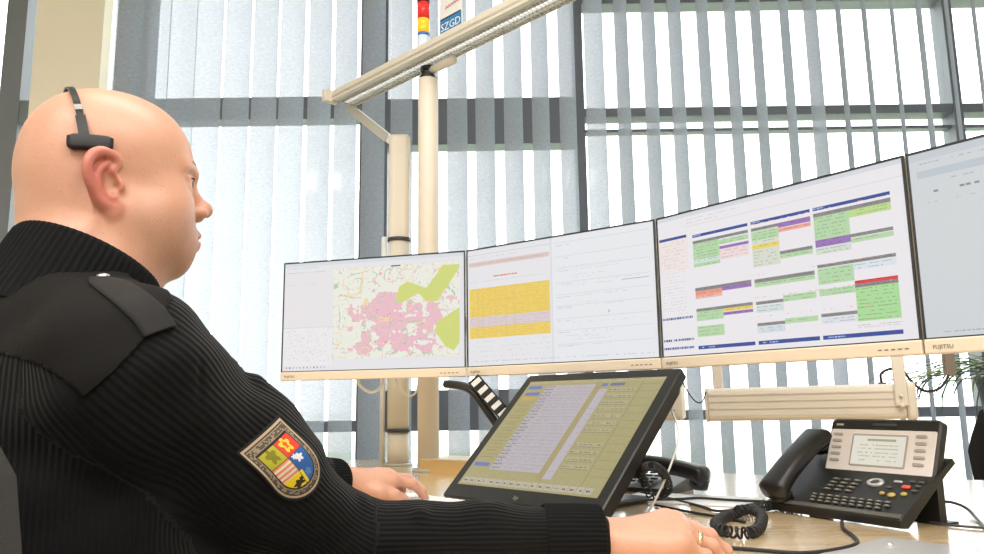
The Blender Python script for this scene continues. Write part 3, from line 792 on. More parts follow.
def cable(P, r, m_, label, name='cable', cat='cable', group=None):
    return tag(MB().tube(P, r, 8, 8).build(name, m_), label, cat, group)
g = lambda x, y, h=.003: on(x, y, DT + h)
cable([g(712, 547), g(745, 549), g(800, 553), g(838, 549), g(857, 543), g(852, 535), g(843, 528), g(842, 520)], .0028, M_('black_rubber'), 'thin black cable looping on the bare desk in front of the telephone')
cable([g(938, 503, .02), g(950, 502, .022), g(966, 508, .012), g(978, 520), g(990, 532), g(1010, 545)], .0026, M_('dark_grey'), 'dark cable with plug arching down to the right from behind the telephone')
cable([g(925, 521), g(950, 525), g(984, 528), g(1010, 530)], .002, M_('dark_grey'), 'thin dark cable lying flat along the desk at the right edge')
for k, (p, lb) in enumerate([([g(640, 492), g(668, 498), g(700, 506), g(720, 511), g(760, 507)], 'uppermost of the black cables lying between the low telephone and the coiled cord'),
                       ([g(640, 500, .006), g(680, 499, .006), g(700, 498, .006), g(730, 500, .006), g(775, 502, .006)], 'black cable running straight from the low telephone towards the handset'),
                       ([g(655, 505), g(690, 512), g(720, 517), g(745, 522)], 'lowest of the black cables lying just behind the right hand')]):
    cable(p, .0026, M_('black_rubber'), lb, group='black cables behind the right hand')
m = MB(); p0 = on(645, 468, DT + .05)
e0 = coil([on(650, 495, DT + .02), on(641, 472, DT + .07), on(652, 466, DT + .09), on(664, 474, DT + .07), on(668, 490, DT + .035), on(655, 497, DT + .015)], .007, 34, .002)
tag(e0.build('coiled_cord', M_('black_rubber')), 'black coiled cord hanging over the low telephone behind the touch display', 'telephone cord')

# papers and dark folder behind the hand
c = on(690, 503); Mq = frame(V((c.x, c.y, DT)), V((.85, -.5, 0)))
tag(MB().box(-.15, .12, -.03, .13, .0005, .0020).build('paper_sheet', M_('white_paper'), M=Mq), 'pale sheet of paper lying under the cables behind the right hand', 'paper')
c = on(655, 496); Mq = frame(V((c.x - .02, c.y + .02, DT)), V((.8, -.6, 0)))

# clear desk mat at the lower right corner
Mq = frame(V((.72, 1.02, DT)), V((.45, -.89, 0)))
c = on(915, 548)
Mq = frame(V((c.x, c.y, DT)), V((.62, -.78, 0)))
e = empty('desk_pad', Mq, 'grey translucent desk pad with a small clip at the lower right corner of the photo', 'desk pad')
MB().rbox(-.06, .35, -.22, .045, .0, .0022, .01).build('sheet', mat('pad_grey', (.50, .50, .50), .2, coat=.3), e)
cl = on(890, 547)
m = MB(); Ml = Mq.inverted() @ Matrix.Translation(V((cl.x, cl.y, DT + .0022))); m.lathe([(.0055, 0), (.0055, .002), (.002, .0035)], Ml, n=16); m.build('clip', M_('silver'), e)

# wooden box behind the touch display
b0 = on(419, 472); b1 = on(462, 474); 
dB = V((b1.x - b0.x, b1.y - b0.y, 0)).normalized()
Mq = frame(V((b0.x, b0.y, DT)), dB)
m = MB(); wz_ = .036
e = empty('wooden_tray', Mq, 'low light wooden tray on the desk at the foot of the taller pole', 'tray')
box_m = mat('birch', srgb(226, 188, 128), .45, noise=.06, nscale=12)
MB().box(0, .26, 0, .16, 0, .006).build('bottom', box_m, e)
m = MB(); m.box(0, .26, 0, .008, .006, wz_); m.box(0, .26, .152, .16, .006, wz_); m.box(0, .008, .008, .152, .006, wz_); m.box(.252, .26, .008, .152, .006, wz_)
m.build('rim', box_m, e)
MB().box(.004, .256, .004, .156, wz_ + .0003, wz_ + .003).build('lid', mat('lid_pale', srgb(240, 226, 200), .35), e)

# thin wood coaster-like strip beside the display (dark gap under tray)
# ------------------------------------------------------------------ cable trunking under the screens on the right
t0 = at(705, 405, 1.98); t1 = at(917, 401, 1.80)
dT = V((t1.x - t0.x, t1.y - t0.y, 0)); Lt = dT.length
Mq = frame(V((t0.x, t0.y, t0.z)), V((dT.x, dT.y, t1.z - t0.z)))
e = empty('hanging_trunking', Mq, 'long beige ribbed cable trunking hanging below the schedule screen', 'cable trunking')
m = MB(); hh = .041
m.rbox(.004, Lt - .02, 0, .07, -hh, hh, .014, axis='x')
m.build('channel', M_('beige_plastic'), e)
m = MB()
for z in (-.012, .006, .022): m.box(.01, Lt - .03, -.0015, .001, z, z + .0015)
m.build('grooves', mat('groove', srgb(212, 198, 178), .6), e)
MB().rbox(Lt - .021, Lt, -.004, .075, -hh - .003, hh + .003, .012, axis='x').build('end_cap', M_('beige_plastic'), e)
MB().rbox(0, .006, -.003, .073, -hh - .002, hh + .002, .014, axis='x').build('end_cap', M_('beige_plastic'), e)
m = MB(); m.rbox(Lt - .045, Lt - .018, -.008, .002, -hh + .03, .16, .004); m.cyl((Lt - .032, -.012, -.01), (Lt - .032, -.006, -.01), .006); m.cyl((Lt - .032, -.012, .012), (Lt - .032, -.006, .012), .004)
m.build('bracket', M_('beige_plastic'), e)
MB().rbox(.02, .045, .02, .03, hh, .16, .004).build('bracket', M_('beige_plastic'), e)
t0 = at(640, 398, 2.02)
Mq = frame(V((t0.x, t0.y, t0.z)), V((dT.x, dT.y, 0)))
e = empty('hanging_trunking', Mq, 'short beige cable trunking end showing just right of the touch display top corner', 'cable trunking')
MB().rbox(-.08, .105, 0, .07, -.058, .05, .016, axis='x').build('channel', M_('beige_plastic'), e)
m = MB(); m.cyl((.085, -.002, -.03), (.085, -.006, -.03), .004); m.cyl((.085, -.002, .02), (.085, -.006, .02), .004); m.build('screw', M_('steel'), e)
m = MB(); m.rbox(.0, .03, .02, .03, .05, .17, .004); m.build('bracket', M_('beige_plastic'), e)
y_ = 1.95
cable([at(681, 372, y_), at(683, 383, y_), at(694, 400, y_), at(702, 402, y_), at(706, 392, y_)], .0016, M_('black_rubber'), 'thin black wire sagging between the two beige cable trunkings', 'hanging_wire')
y_ = 1.85
cable([at(882, 384, y_), at(881, 374, y_), at(890, 369, y_), at(902, 370, y_), at(912, 382, y_), at(925, 391, y_), at(940, 388, y_), at(949, 374, y_), at(949, 362, y_)], .0032, M_('black_rubber'), 'black cable looping down beside the bracket of the long trunking', 'hanging_cable')
mm = MB(); mm.mi = 0
a_ = at(882, 384, y_); tag(MB().rbox(a_.x - .008, a_.x + .008, a_.y - .006, a_.y + .006, a_.z - .016, a_.z + .004, .003).build('cable_plug', M_('dark_grey')), 'small dark plug standing on top of the long beige trunking', 'plug')
a_ = at(949, 366, y_); tag(MB().rbox(a_.x - .012, a_.x + .012, a_.y - .008, a_.y + .008, a_.z - .022, a_.z + .03, .003).build('cable_connector', mat('connector_brown', (.20, .16, .13), .5)), 'dark brown connector hanging under the far right screen', 'connector')

# white cable loops under the map screen
y_ = 2.12
cable([at(357, 372, y_), at(359, 384, y_), at(370, 392, y_), at(381, 387, y_), at(384, 372, y_)], .0045, M_('white_plastic'), 'white cable loop hanging under the map screen, left of the poles', 'hanging_cable')
cable([at(394, 372, y_), at(399, 388, y_), at(409, 396, y_), at(417, 390, y_), at(419, 372, y_)], .003, M_('beige_plastic'), 'thin beige cable loop hanging in front of the shorter pole', 'hanging_cable')

# black jointed arm with slotted bar
y_ = 1.96
e = empty('monitor_arm', None, 'black folding arm with white slotted strip reaching down behind the touch display', 'arm')
m = MB(); m.tube([at(446, 384, 2.0), at(462, 386, 1.98), at(474, 392, y_), at(486, 408, y_), at(500, 428, y_), at(513, 447, 1.96), at(520, 460, 1.95)], .018, 10, 6, flat=.6)
m.build('tube', M_('black_plastic'), e)
m = MB(); u0, u1 = at(468, 383, y_ - .02), at(515, 437, y_ - .02)
ax_ = (u1 - u0); Mx = frame(u0, ax_, zdir=V((.75, 0, .65)))
n = 7
m.box(0, ax_.length, -.002, .006, .0, .034, Mx); m.build('slotted_bar', M_('black_gloss'), e)
m = MB()
for k in range(n): m.box(.006 + k * ax_.length / n, .006 + (k + .48) * ax_.length / n, -.004, -.002, .004, .030, Mx)
m.build('slot_strip', M_('white_plastic'), e)
bs = at(520, 460, 1.95)
m = MB(); m.cyl((bs.x, bs.y, DT + .01), (bs.x, bs.y, bs.z + .01), .018); m.lathe([(.05, 0), (.05, .008), (.02, .012)], Matrix.Translation((bs.x, bs.y, DT)))
m.build('foot', M_('black_plastic'), e)

# ------------------------------------------------------------------ potted spider plant behind the far right screen
yp = 2.25
pc = at(1020, 364, yp)
e = empty('spider_plant', Matrix.Translation((pc.x, pc.y, 0)), 'arching green and striped plant leaves hanging behind the far right screen', 'plant')
leaf = mat('leaf_green', (.05, .16, .05), .45, noise=.3, nscale=40); leaf2 = mat('leaf_stripe', (.42, .50, .14), .5); leaf3 = mat('leaf_dark', (.02, .05, .04), .5)
zt_ = pc.z
MB().lathe([(.085, zt_ - .26), (.115, zt_ - .05), (.12, zt_ - .05), (.12, zt_ - .035), (.105, zt_ - .04)], n=28).build('pot', mat('pot_grey', (.2, .2, .2), .6), e)
MB().lathe([(.16, 0), (.16, .02), (.03, .03), (.03, zt_ - .28), (.1, zt_ - .27), (.1, zt_ - .26)], n=20).build('plant_stand', M_('dark_grey'), e)
def leafblade(m, P, w_):
    P = spline([V(p) for p in P], 6); n_ = len(P); L = []
    for i, p in enumerate(P):
        t = (P[min(i + 1, n_ - 1)] - P[max(i - 1, 0)]).normalized(); s_ = t.cross(V((0, 0, 1))); s_ = s_.normalized() if s_.length > .05 else V((0, 1, 0))
        k = w_ * (1 - (i / (n_ - 1)) ** 3) + .0006; up_ = s_.cross(t)
        L.append([p - s_ * k, p + up_ * k * .35, p + s_ * k, p - up_ * k * .2])
    m.loft(L, None, True, True)
lm = [MB(), MB(), MB()]
for k in range(46):
    a_ = R(random.uniform(150, 215)) if k < 34 else R(random.uniform(0, 360))
    ln = random.uniform(.18, .40) ; h_ = random.uniform(.0, .05); dr = random.uniform(.04, .13)
    d_ = V((math.cos(a_), math.sin(a_) * .8, 0)); o0 = V((random.uniform(-.06, .02), random.uniform(-.06, .06), zt_ - .04 + random.uniform(0, .03)))
    P_ = [o0, o0 + d_ * ln * .35 + V((0, 0, h_)), o0 + d_ * ln * .8 + V((0, 0, h_ * .4 - dr * .15)), o0 + d_ * ln + V((0, 0, -dr * .55)), o0 + d_ * (ln + .008) + V((0, 0, -dr))]
    leafblade(lm[k % 3], P_, random.uniform(.0022, .0042))
for m, mt_ in zip(lm, (leaf, leaf2, leaf3)): m.build('leaves', mt_, e)

# ------------------------------------------------------------------ chairs
fabric = mat('chair_fabric', (.0105, .0085, .007), .9, noise=.2, nscale=200, bump=.3, bscale=700)
def chair(M, label, hexa=False, top=1.0, z0=.45):
    e = empty('office_chair', M, label, 'chair', None)
    # x right, y forward (towards the desk), seat at .46
    m = MB(); m.rbox(-.25, .25, -.24, .24, .40, .48, .07, seg=5); m.build('seat', fabric, e, bevel=.01)
    m = MB(); L = []
    n = 15
    for z, hw, th in ((z0 + .10, .17, .02), (z0 + .14, .235, .03), (z0 + .30, .25, .035), (top - .12, .235, .033), (top - .03, .20, .028), (top, .15, .012)):
        row = []
        for s_ in range(n): 
            u = -1 + 2 * s_ / (n - 1); row.append(V((u * hw, -.25 - .03 + .07 * u * u - th * math.sqrt(max(0, 1 - u ** 6)) , z)))
        for s_ in range(n):
            u = 1 - 2 * s_ / (n - 1); row.append(V((u * hw, -.25 - .03 + .07 * u * u + th * math.sqrt(max(0, 1 - u ** 6)), z)))
        L.append(row)
    m.loft(L, None, True, True); m.build('backrest', fabric, e)
    m = MB(); m.tube([(0, -.10, .39), (0, -.27, .38), (0, -.335, .50), (0, -.32, .70)], .02, 10, 6, flat=1.6); m.build('back_support', M_('black_plastic'), e)
    m = MB(); m.cyl((0, 0, .09), (0, 0, .40), .028); m.build('gas_column', M_('black_plastic'), e)
    for k in range(5):
        a_ = 2 * math.pi * k / 5 + .3; d_ = V((math.cos(a_), math.sin(a_), 0))
        m = MB(); m.tube([V((0, 0, .10)), d_ * .15 + V((0, 0, .095)), d_ * .30 + V((0, 0, .065))], lambda t: .024 - .008 * t, 8, 4); lg = m.build('leg', M_('black_plastic'), e)
        m = MB(); w_ = d_ * .30; m.cyl(w_ + V((-d_.y, d_.x, 0)) * .012 + V((0, 0, .028)), w_ - V((-d_.y, d_.x, 0)) * .012 + V((0, 0, .028)), .028); m.build('castor', M_('black_rubber'), lg)
    return e
# ------------------------------------------------------------------ smooth solid modelling by distance fields
import openvdb
class Solid:
    def __init__(s): s.p = []
    def _add(s, fn, c, r, k, op): s.p.append((fn, np.array(c, float), float(r), k, op)); return s
    def cone(s, a, b, ra, rb, k=.02, op='+', flat=None):
        a, b = np.array(a, float), np.array(b, float); ba = b - a; L2 = ba @ ba + 1e-12
        def fn(P):
            q = P - a; t = np.clip((q @ ba) / L2, 0, 1); d = q - t[:, None] * ba
            if flat is not None:
                n, f = flat; n = np.array(n); h = d @ n; d = d + (h * (f - 1))[:, None] * n
            return np.linalg.norm(d, axis=1) - (ra + (rb - ra) * t)
        return s._add(fn, (a + b) / 2, math.sqrt(L2) / 2 + max(ra, rb) * (1.0 if flat is None else 1.3), k, op)
    def ell(s, c, r, A=None, k=.02, op='+'):
        c = np.array(c, float); r = np.array(r, float); A = np.eye(3) if A is None else np.array(A)   # rows of A: local axes
        def fn(P):
            q = (P - c) @ A.T; k0 = np.linalg.norm(q / r, axis=1); k1 = np.linalg.norm(q / (r * r), axis=1) + 1e-9
            return np.where(k0 < .05, -min(r), k0 * (k0 - 1) / k1)
        return s._add(fn, c, max(r), k, op)
    def chain(s, pts, rad, k=.01, op='+', flat=None):
        for i in range(len(pts) - 1): s.cone(pts[i], pts[i + 1], rad[i], rad[i + 1], k, op, flat)
        return s
    def ev(s, P, idx=None):
        d = np.full(len(P), .2)
        for fn, c, r, k, op in (s.p if idx is None else [s.p[i] for i in idx]):
            e = fn(P)
            if op == '+': h = np.maximum(k - np.abs(d - e), 0) / k; d = np.minimum(d, e) - h * h * k * .25
            elif op == '-': e = -e; h = np.maximum(k - np.abs(d - e), 0) / k; d = np.maximum(d, e) + h * h * k * .25
        return d
    def mesh(s, name, vox, lo=None, hi=None, post=None, margin=.03):
        lo = np.min([c - r for _, c, r, _, op in s.p if op == '+'], axis=0) - margin
        hi = np.max([c + r for _, c, r, _, op in s.p if op == '+'], axis=0) + margin
        n = 32; g = openvdb.FloatGrid(background=.2); sz = n * vox; half = sz * .866
        dims = np.ceil((hi - lo) / sz).astype(int)
        ii = np.stack(np.meshgrid(np.arange(n), np.arange(n), np.arange(n), indexing='ij'), -1).reshape(-1, 3) * vox
        for bx in range(dims[0]):
            for by in range(dims[1]):
                for bz in range(dims[2]):
                    o = lo + np.array((bx, by, bz)) * sz; cc = o + sz / 2
                    idx = [i for i, q in enumerate(s.p) if np.linalg.norm(q[1] - cc) < q[2] + half + .05]
                    if not any(s.p[i][4] == '+' for i in idx): continue
                    d0 = s.ev(cc[None], idx)[0]; ijk = (bx * n, by * n, bz * n)
                    if d0 < -half * 2.2: g.fill(ijk, (bx * n + n - 1, by * n + n - 1, bz * n + n - 1), -.2); continue
                    P = ii + o; d = s.ev(P, idx)
                    if post is not None: d = post(P, d)
                    if d.min() > 0: continue
                    g.copyFromArray(np.clip(d, -.2, .2).astype(np.float32).reshape(n, n, n), ijk=ijk)
        pts, quads = g.convertToQuads(0.0)
        pts = pts * vox + lo
        p = pts[quads[:, :3]]; vol = np.einsum('ij,ij->i', p[:, 0], np.cross(p[:, 1], p[:, 2])).sum()
        if vol < 0: quads = quads[:, ::-1]
        return mesh_np(name, pts, quads), pts

T3 = lambda v: np.array(v, float)
cz = T3((0, 0, CZ))
# body frame
hb = R(52); FB = T3((math.cos(hb), math.sin(hb), 0)); RB = T3((math.sin(hb), -math.cos(hb), 0)); UB = T3((0, 0, 1))
NB = T3((-.475, .850, .105)) + cz
body = lambda f, r, u: NB + FB * f + RB * r + UB * u
AB = np.array([FB, RB, UB])
# head frame
hh_ = R(33); FH0 = T3((math.cos(hh_), math.sin(hh_), 0)); RH = T3((math.sin(hh_), -math.cos(hh_), 0))
pt = R(10); FH = FH0 * math.cos(pt) + UB * math.sin(pt); UH = UB * math.cos(pt) - FH0 * math.sin(pt)
HS = .97
EAR = T3(at(111, 185, .80))
HC = EAR - RH * .078 * HS
head = lambda f, r, u: HC + (FH * f + RH * r + UH * u) * HS
AH = np.array([FH, RH, UH])
def hell(S, c, r, k=.02, op='+', A=None): S.ell(head(*c), T3(r) * HS, AH if A is None else A, k, op)
def hcone(S, a, b, ra, rb, k=.02, op='+', flat=None): S.cone(head(*a), head(*b), ra * HS, rb * HS, k, op, flat)

S = Solid()
# cranium and face
hell(S, (.004, 0, .048), (.087, .077, .086))
hell(S, (.046, 0, .046), (.060, .064, .066), .03)
hell(S, (-.033, 0, .012), (.050, .064, .056), .03)
hell(S, (.040, 0, -.020), (.055, .062, .070), .03)
for s_ in (-1, 1):
    hcone(S, (.005, .055 * s_, -.035), (.062, .020 * s_, -.064), .022, .018, .035)
    hell(S, (.060, .036 * s_, -.022), (.030, .027, .030), .025)
    hell(S, (.036, .045 * s_, -.048), (.036, .024, .032), .025)
    hcone(S, (.086, .040 * s_, .028), (.101, .010 * s_, .026), .010, .0105, .012)
hell(S, (.076, 0, -.052), (.022, .026, .026), .02)
hell(S, (.064, 0, -.083), (.018, .020, .016), .018)
hell(S, (.028, 0, -.066), (.048, .048, .024), .03)
# eye sockets, eyeballs, lids
for s_ in (-1, 1):
    hell(S, (.106, .033 * s_, .010), (.017, .018, .012), .014, '-')
    hell(S, (.0825, .032 * s_, .009), (.0145, .0150, .0135), .003)
    hcone(S, (.090, .045 * s_, .013), (.0965, .030 * s_, .0165), .0030, .0034, .004)
    hcone(S, (.0965, .030 * s_, .0165), (.092, .019 * s_, .012), .0034, .0025, .004)
    hcone(S, (.089, .045 * s_, .004), (.094, .030 * s_, .000), .0026, .0028, .005)
# nose
hcone(S, (.096, 0, .018), (.1125, 0, -.016), .0070, .0090, .010)
hell(S, (.1155, 0, -.018), (.0098, .0095, .0085), .008)
for s_ in (-1, 1):
    hell(S, (.107, .0115 * s_, -.0235), (.0095, .0075, .0075), .006)
    hell(S, (.113, .0055 * s_, -.0305), (.005, .003, .004), .003, '-')
# lips
hcone(S, (.088, -.020, -.053), (.1000, 0, -.0500), .0035, .0058, .006)
hcone(S, (.088, .020, -.053), (.1000, 0, -.0500), .0035, .0058, .006)
hcone(S, (.086, -.019, -.0585), (.0970, 0, -.0615), .0035, .0062, .006)
hcone(S, (.086, .019, -.0585), (.0970, 0, -.0615), .0035, .0062, .006)
hcone(S, (.092, -.022, -.0560), (.1055, 0, -.0557), .0011, .0013, .003, '-')
hcone(S, (.092, .022, -.0560), (.1055, 0, -.0557), .0011, .0013, .003, '-')
# ears
def ear(s_):
    # points measured on the side of the head: forward f, up u, outward o
    E_ = lambda f, u, o: (f * .9 + .002, s_ * (.0755 + o), u * .88)
    tilt = .010
    hell(S, (-.008, s_ * .080, .004), (.019, .0045, .031), .006, '+', A=np.array([FH * math.cos(R(22)) + RH * s_ * -math.sin(R(22)) , RH * s_ * math.cos(R(22)) + FH * math.sin(R(22)), UH]))
    hx = [(.006, .006, .004), (.000, .016, .006), (.008, .026, .003), (.004, .036, .006), (-.008, .041, .010), (-.020, .036, .014), (-.0275, .022, .017), (-.0275, .004, .016), (-.021, -.014, .012), (-.012, -.027, .009)]
    rr_ = [.0030, .0034, .0042, .0050, .0052, .0052, .0050, .0046, .0042, .0046]
    pts = [T3(q_) for q_ in spline([V(head(*E_(*p))) for p in hx], 3)]; S.chain(pts, [float(np.interp(i_ / 3, range(len(rr_)), rr_)) * HS for i_ in range(len(pts))], .003)
    hell(S, E_(-.003, -.031, .006), (.0085, .0048, .0095), .005)
    an = [(-.004, .026, .007), (-.014, .018, .010), (-.018, .004, .0115), (-.013, -.010, .0105), (-.003, -.018, .008)]
    an = [T3(q_) for q_ in spline([V(head(*E_(*p))) for p in an], 3)]; S.chain(an, [.0034 * HS] * len(an), .003)
    hell(S, E_(.008, -.002, .005), (.0045, .0045, .0075), .004)
    hell(S, E_(-.004, -.002, .010), (.0080, .0085, .0125), .004, '-')
    hell(S, E_(.002, -.003, .004), (.0045, .006, .005), .003, '-')
ear(1); ear(-1)
# neck
CC = T3(at(90, 262, .85)); nk0 = T3(head(-.015, 0, -.035)); nk1 = CC - UB * .03 - FB * .006
S.cone(nk0, nk1, .065, .070, .03)
S.cone(T3(head(-.036, 0, -.03)), CC - FB * .020 - UB * .03, .048, .050, .02); S.cone(nk1, NB - UB * .03, .07, .07, .03)
S.cone(T3(head(.020, 0, -.062)), CC + FB * .012 - UB * .02, .034, .048, .025)
# trunk, thighs and lower legs (inside the clothes)
S.cone(body(0, 0, -.02), body(.0, 0, -.10), .06, .11, .04)
S.ell(body(-.01, 0, -.20), (.10, .155, .19), AB, .05)
S.ell(body(.02, 0, -.42), (.115, .145, .14), AB, .05)
# arms
SHR, ELR = T3((-.352, .752, .030)) + cz, T3((-.180, .925, -.157)) + cz
WRR = T3((.118, .958, -.162)) + cz
SHL, ELL = T3((-.600, .985, .040)) + cz, T3((-.430, 1.215, -.115)) + cz
WRL = T3(at(340, 481, 1.43))
for sh, el, wr in ((SHR, ELR, WRR), (SHL, ELL, WRL)):
    S.cone(body(-.01, 0, -.08), sh, .06, .055, .04)
    S.cone(sh, el, .052, .040, .03); S.cone(el, wr, .042, .026, .02)

# hands
def hand(S, W_, D, U, side, curls, scale=1.0, thumb=None, spread=1.0, marks=None):
    D = T3(D) / np.linalg.norm(D); U = T3(U); U = U - D * (U @ D); U /= np.linalg.norm(U); T_ = np.cross(U, D) * side   # T_: towards the thumb
    H = lambda d, t, u: W_ + (D * d + T_ * t + U * u) * scale
    c = scale
    S.ell(H(.004, 0, -.001), T3((.030, .026, .017)) * c, np.array([D, T_, U]), .02)
    fing = {'index': ((.090, .028, .002), (.045, .026, .021), .0098), 'middle': ((.094, .007, .005), (.050, .031, .021), .0100),
            'ring': ((.089, -.014, .002), (.046, .029, .021), .0094), 'pinky': ((.080, -.033, -.004), (.036, .021, .018), .0082)}
    for nm, (mc, ph, r_) in fing.items():
        m0 = H(*mc)
        S.cone(H(.012, mc[1] * .45, -.004), m0, .0135 * c, .0125 * c, .018)
        S.cone(H(.02, mc[1] * .6, -.010), H(mc[0] - .012, mc[1], mc[2] - .010), .014 * c, .0125 * c, .018)
        a_ = 0; p = m0; sp = mc[1] * spread * 3.2
        dd_ = D * math.cos(sp) + T_ * math.sin(sp)
        rad = r_ * c
        S.ell(m0 + U * .001 * c, T3((.011, .0098, .0098)) * c, np.array([D, T_, U]), .010)
        for j, (L_, cu) in enumerate(zip(ph, curls[nm])):
            a_ += R(cu); d_ = dd_ * math.cos(a_) - U * math.sin(a_); q_ = p + d_ * L_ * c
            r1 = rad * (.90 if j < 2 else .80)
            S.cone(p, q_, rad, r1, .005 if j else .010)
            if j < 2: S.ell(q_ + U * .0004, T3((.0098, .0092, .0092)) * c * (r_ / .0098) * (.97 if j == 0 else .9), np.array([D, T_, U]), .005)
            if marks is not None: marks.append((nm, j, p.copy(), q_.copy(), rad, r1, d_.copy(), U * math.cos(a_) + dd_ * math.sin(a_)))
            p, rad = q_, r1
    tb = thumb or [(.020, .018, -.012), (.050, .042, -.016), (.078, .052, -.020), (.104, .050, -.026)]
    tp = [H(*x) for x in tb]
    S.cone(H(.05, .016, -.010), tp[1], .013 * c, .012 * c, .016)
    S.chain(tp, [.0165 * c, .0130 * c, .0110 * c, .0088 * c], .008)
    if marks is not None: marks.append(('thumb', 2, tp[2], tp[3], .011 * c, .0088 * c, (tp[3] - tp[2]) / np.linalg.norm(tp[3] - tp[2]), U))
    return H
MKR, MKL = [], []
HR = hand(S, WRR + T3((.014, .004, .0)), (.955, .215, .055), (.05, -.18, 1), 1,
     {'index': (22, 12, 14), 'middle': (25, 20, 18), 'ring': (28, 24, 20), 'pinky': (30, 24, 20)}, 1.0, marks=MKR, spread=.9)
FL = T3((.62, .78, 0))
HL = hand(S, WRL + T3((.006, .004, .004)), (.68, .72, -.07), (.12, -.10, 1), -1,
     {'index': (8, 20, 20), 'middle': (6, 22, 22), 'ring': (14, 26, 24), 'pinky': (20, 24, 22)}, 1.0, marks=MKL, spread=1.6)
import time; t0_ = time.time()
me, pts = S.mesh('body', .0022)
print('body mesh', len(pts), round(time.time() - t0_, 1), 's')

# true skin colour differences: lips, ears, knuckles
q = (pts - HC) @ AH.T / HS
tint = np.zeros(len(pts), np.float32)
lip = np.exp(-(((q[:, 0] - .096) / .010) ** 2 + (q[:, 1] / .022) ** 2 + ((q[:, 2] + .056) / .010) ** 2) * 1.3); tint += lip * .9
er = np.clip((np.abs(q[:, 1]) - .079) / .006, 0, 1) * np.exp(-(((q[:, 0] + .010) / .030) ** 4 + ((q[:, 2] - .004) / .042) ** 4)); tint += er * .75
tint += .35 * np.exp(-(((q[:, 0] - .12) / .012) ** 2 + ((q[:, 2] + .02) / .012) ** 2 + (q[:, 1] / .015) ** 2))
stub = np.clip((-q[:, 2] - .012) / .03, 0, 1) * np.clip((q[:, 0] - .0) / .03, 0, 1) * (q[:, 2] > -.14) * (1 - lip)
for mk in MKR + MKL:
    if mk[1] in (0, 1): tint += .30 * np.exp(-(np.linalg.norm(pts - mk[3], axis=1) / .009) ** 2)
    else: tint += .35 * np.exp(-(np.linalg.norm(pts - mk[3], axis=1) / .009) ** 2)
    if mk[1] == 0: tint += .22 * np.exp(-(np.linalg.norm(pts - mk[2], axis=1) / .010) ** 2)
eye = np.zeros(len(pts))
a = me.attributes.new('tint', 'FLOAT', 'POINT'); a.data.foreach_set('value', np.clip(tint, 0, 1).astype(np.float32))
a = me.attributes.new('stubble', 'FLOAT', 'POINT'); a.data.foreach_set('value', np.clip(stub, 0, 1).astype(np.float32))
skin = bpy.data.materials.new('skin'); skin.use_nodes = True
nt = skin.node_tree; b = nt.nodes['Principled BSDF']
tc = nt.nodes.new('ShaderNodeTexCoord')
def noise_node(s_, d_=3):
    n_ = nt.nodes.new('ShaderNodeTexNoise'); n_.inputs['Scale'].default_value = s_; n_.inputs['Detail'].default_value = d_; nt.links.new(tc.outputs['Object'], n_.inputs['Vector']); return n_
def mixc(f, A, B):
    m_ = nt.nodes.new('ShaderNodeMix'); m_.data_type = 'RGBA'
    for nm_, v_ in (('Factor', f), ('A', A), ('B', B)):
        if isinstance(v_, (tuple, float)): m_.inputs[nm_].default_value = v_ if isinstance(v_, float) else (*v_, 1)
        else: nt.links.new(v_, m_.inputs[nm_])
    return m_.outputs['Result']
def attr(n_):
    a_ = nt.nodes.new('ShaderNodeAttribute'); a_.attribute_name = n_; return a_.outputs['Fac']
def math_(op, A, B):
    m_ = nt.nodes.new('ShaderNodeMath'); m_.operation = op
    for i_, v_ in enumerate((A, B)):
        if isinstance(v_, float): m_.inputs[i_].default_value = v_
        else: nt.links.new(v_, m_.inputs[i_])
    return m_.outputs[0]
c1 = mixc(noise_node(22, 5).outputs['Fac'], srgb(202, 148, 122), srgb(218, 168, 143))
c2 = mixc(attr('tint'), c1, srgb(188, 90, 80))
fr = nt.nodes.new('ShaderNodeTexVoronoi'); fr.inputs['Scale'].default_value = 90; nt.links.new(tc.outputs['Object'], fr.inputs['Vector'])
sp = math_('LESS_THAN', fr.outputs['Distance'], .10)
c3 = mixc(math_('MULTIPLY', sp, .22), c2, srgb(160, 96, 66))
gr = noise_node(900, 1)
c4 = mixc(math_('MULTIPLY', math_('MULTIPLY', attr('stubble'), gr.outputs['Fac']), .55), c3, srgb(120, 96, 80))
nt.links.new(c4, b.inputs['Base Color'])
b.inputs['Roughness'].default_value = .42; b.inputs['Subsurface Weight'].default_value = .12
b.inputs['Subsurface Radius'].default_value = (1, .35, .2); b.inputs['Subsurface Scale'].default_value = .01
bp_ = nt.nodes.new('ShaderNodeBump'); bp_.inputs['Strength'].default_value = .25; bp_.inputs['Distance'].default_value = .0012
nt.links.new(noise_node(260, 4).outputs['Fac'], bp_.inputs['Height']); nt.links.new(bp_.outputs['Normal'], b.inputs['Normal'])
me.materials.append(skin)
man = bpy.data.objects.new('person', me); COL.objects.link(man)
tag(man, 'bald man in a black ribbed uniform pullover seated at the desk', 'person')
bodyT = BVHTree.FromPolygons([tuple(p) for p in pts], [tuple(p.vertices) for p in me.polygons])

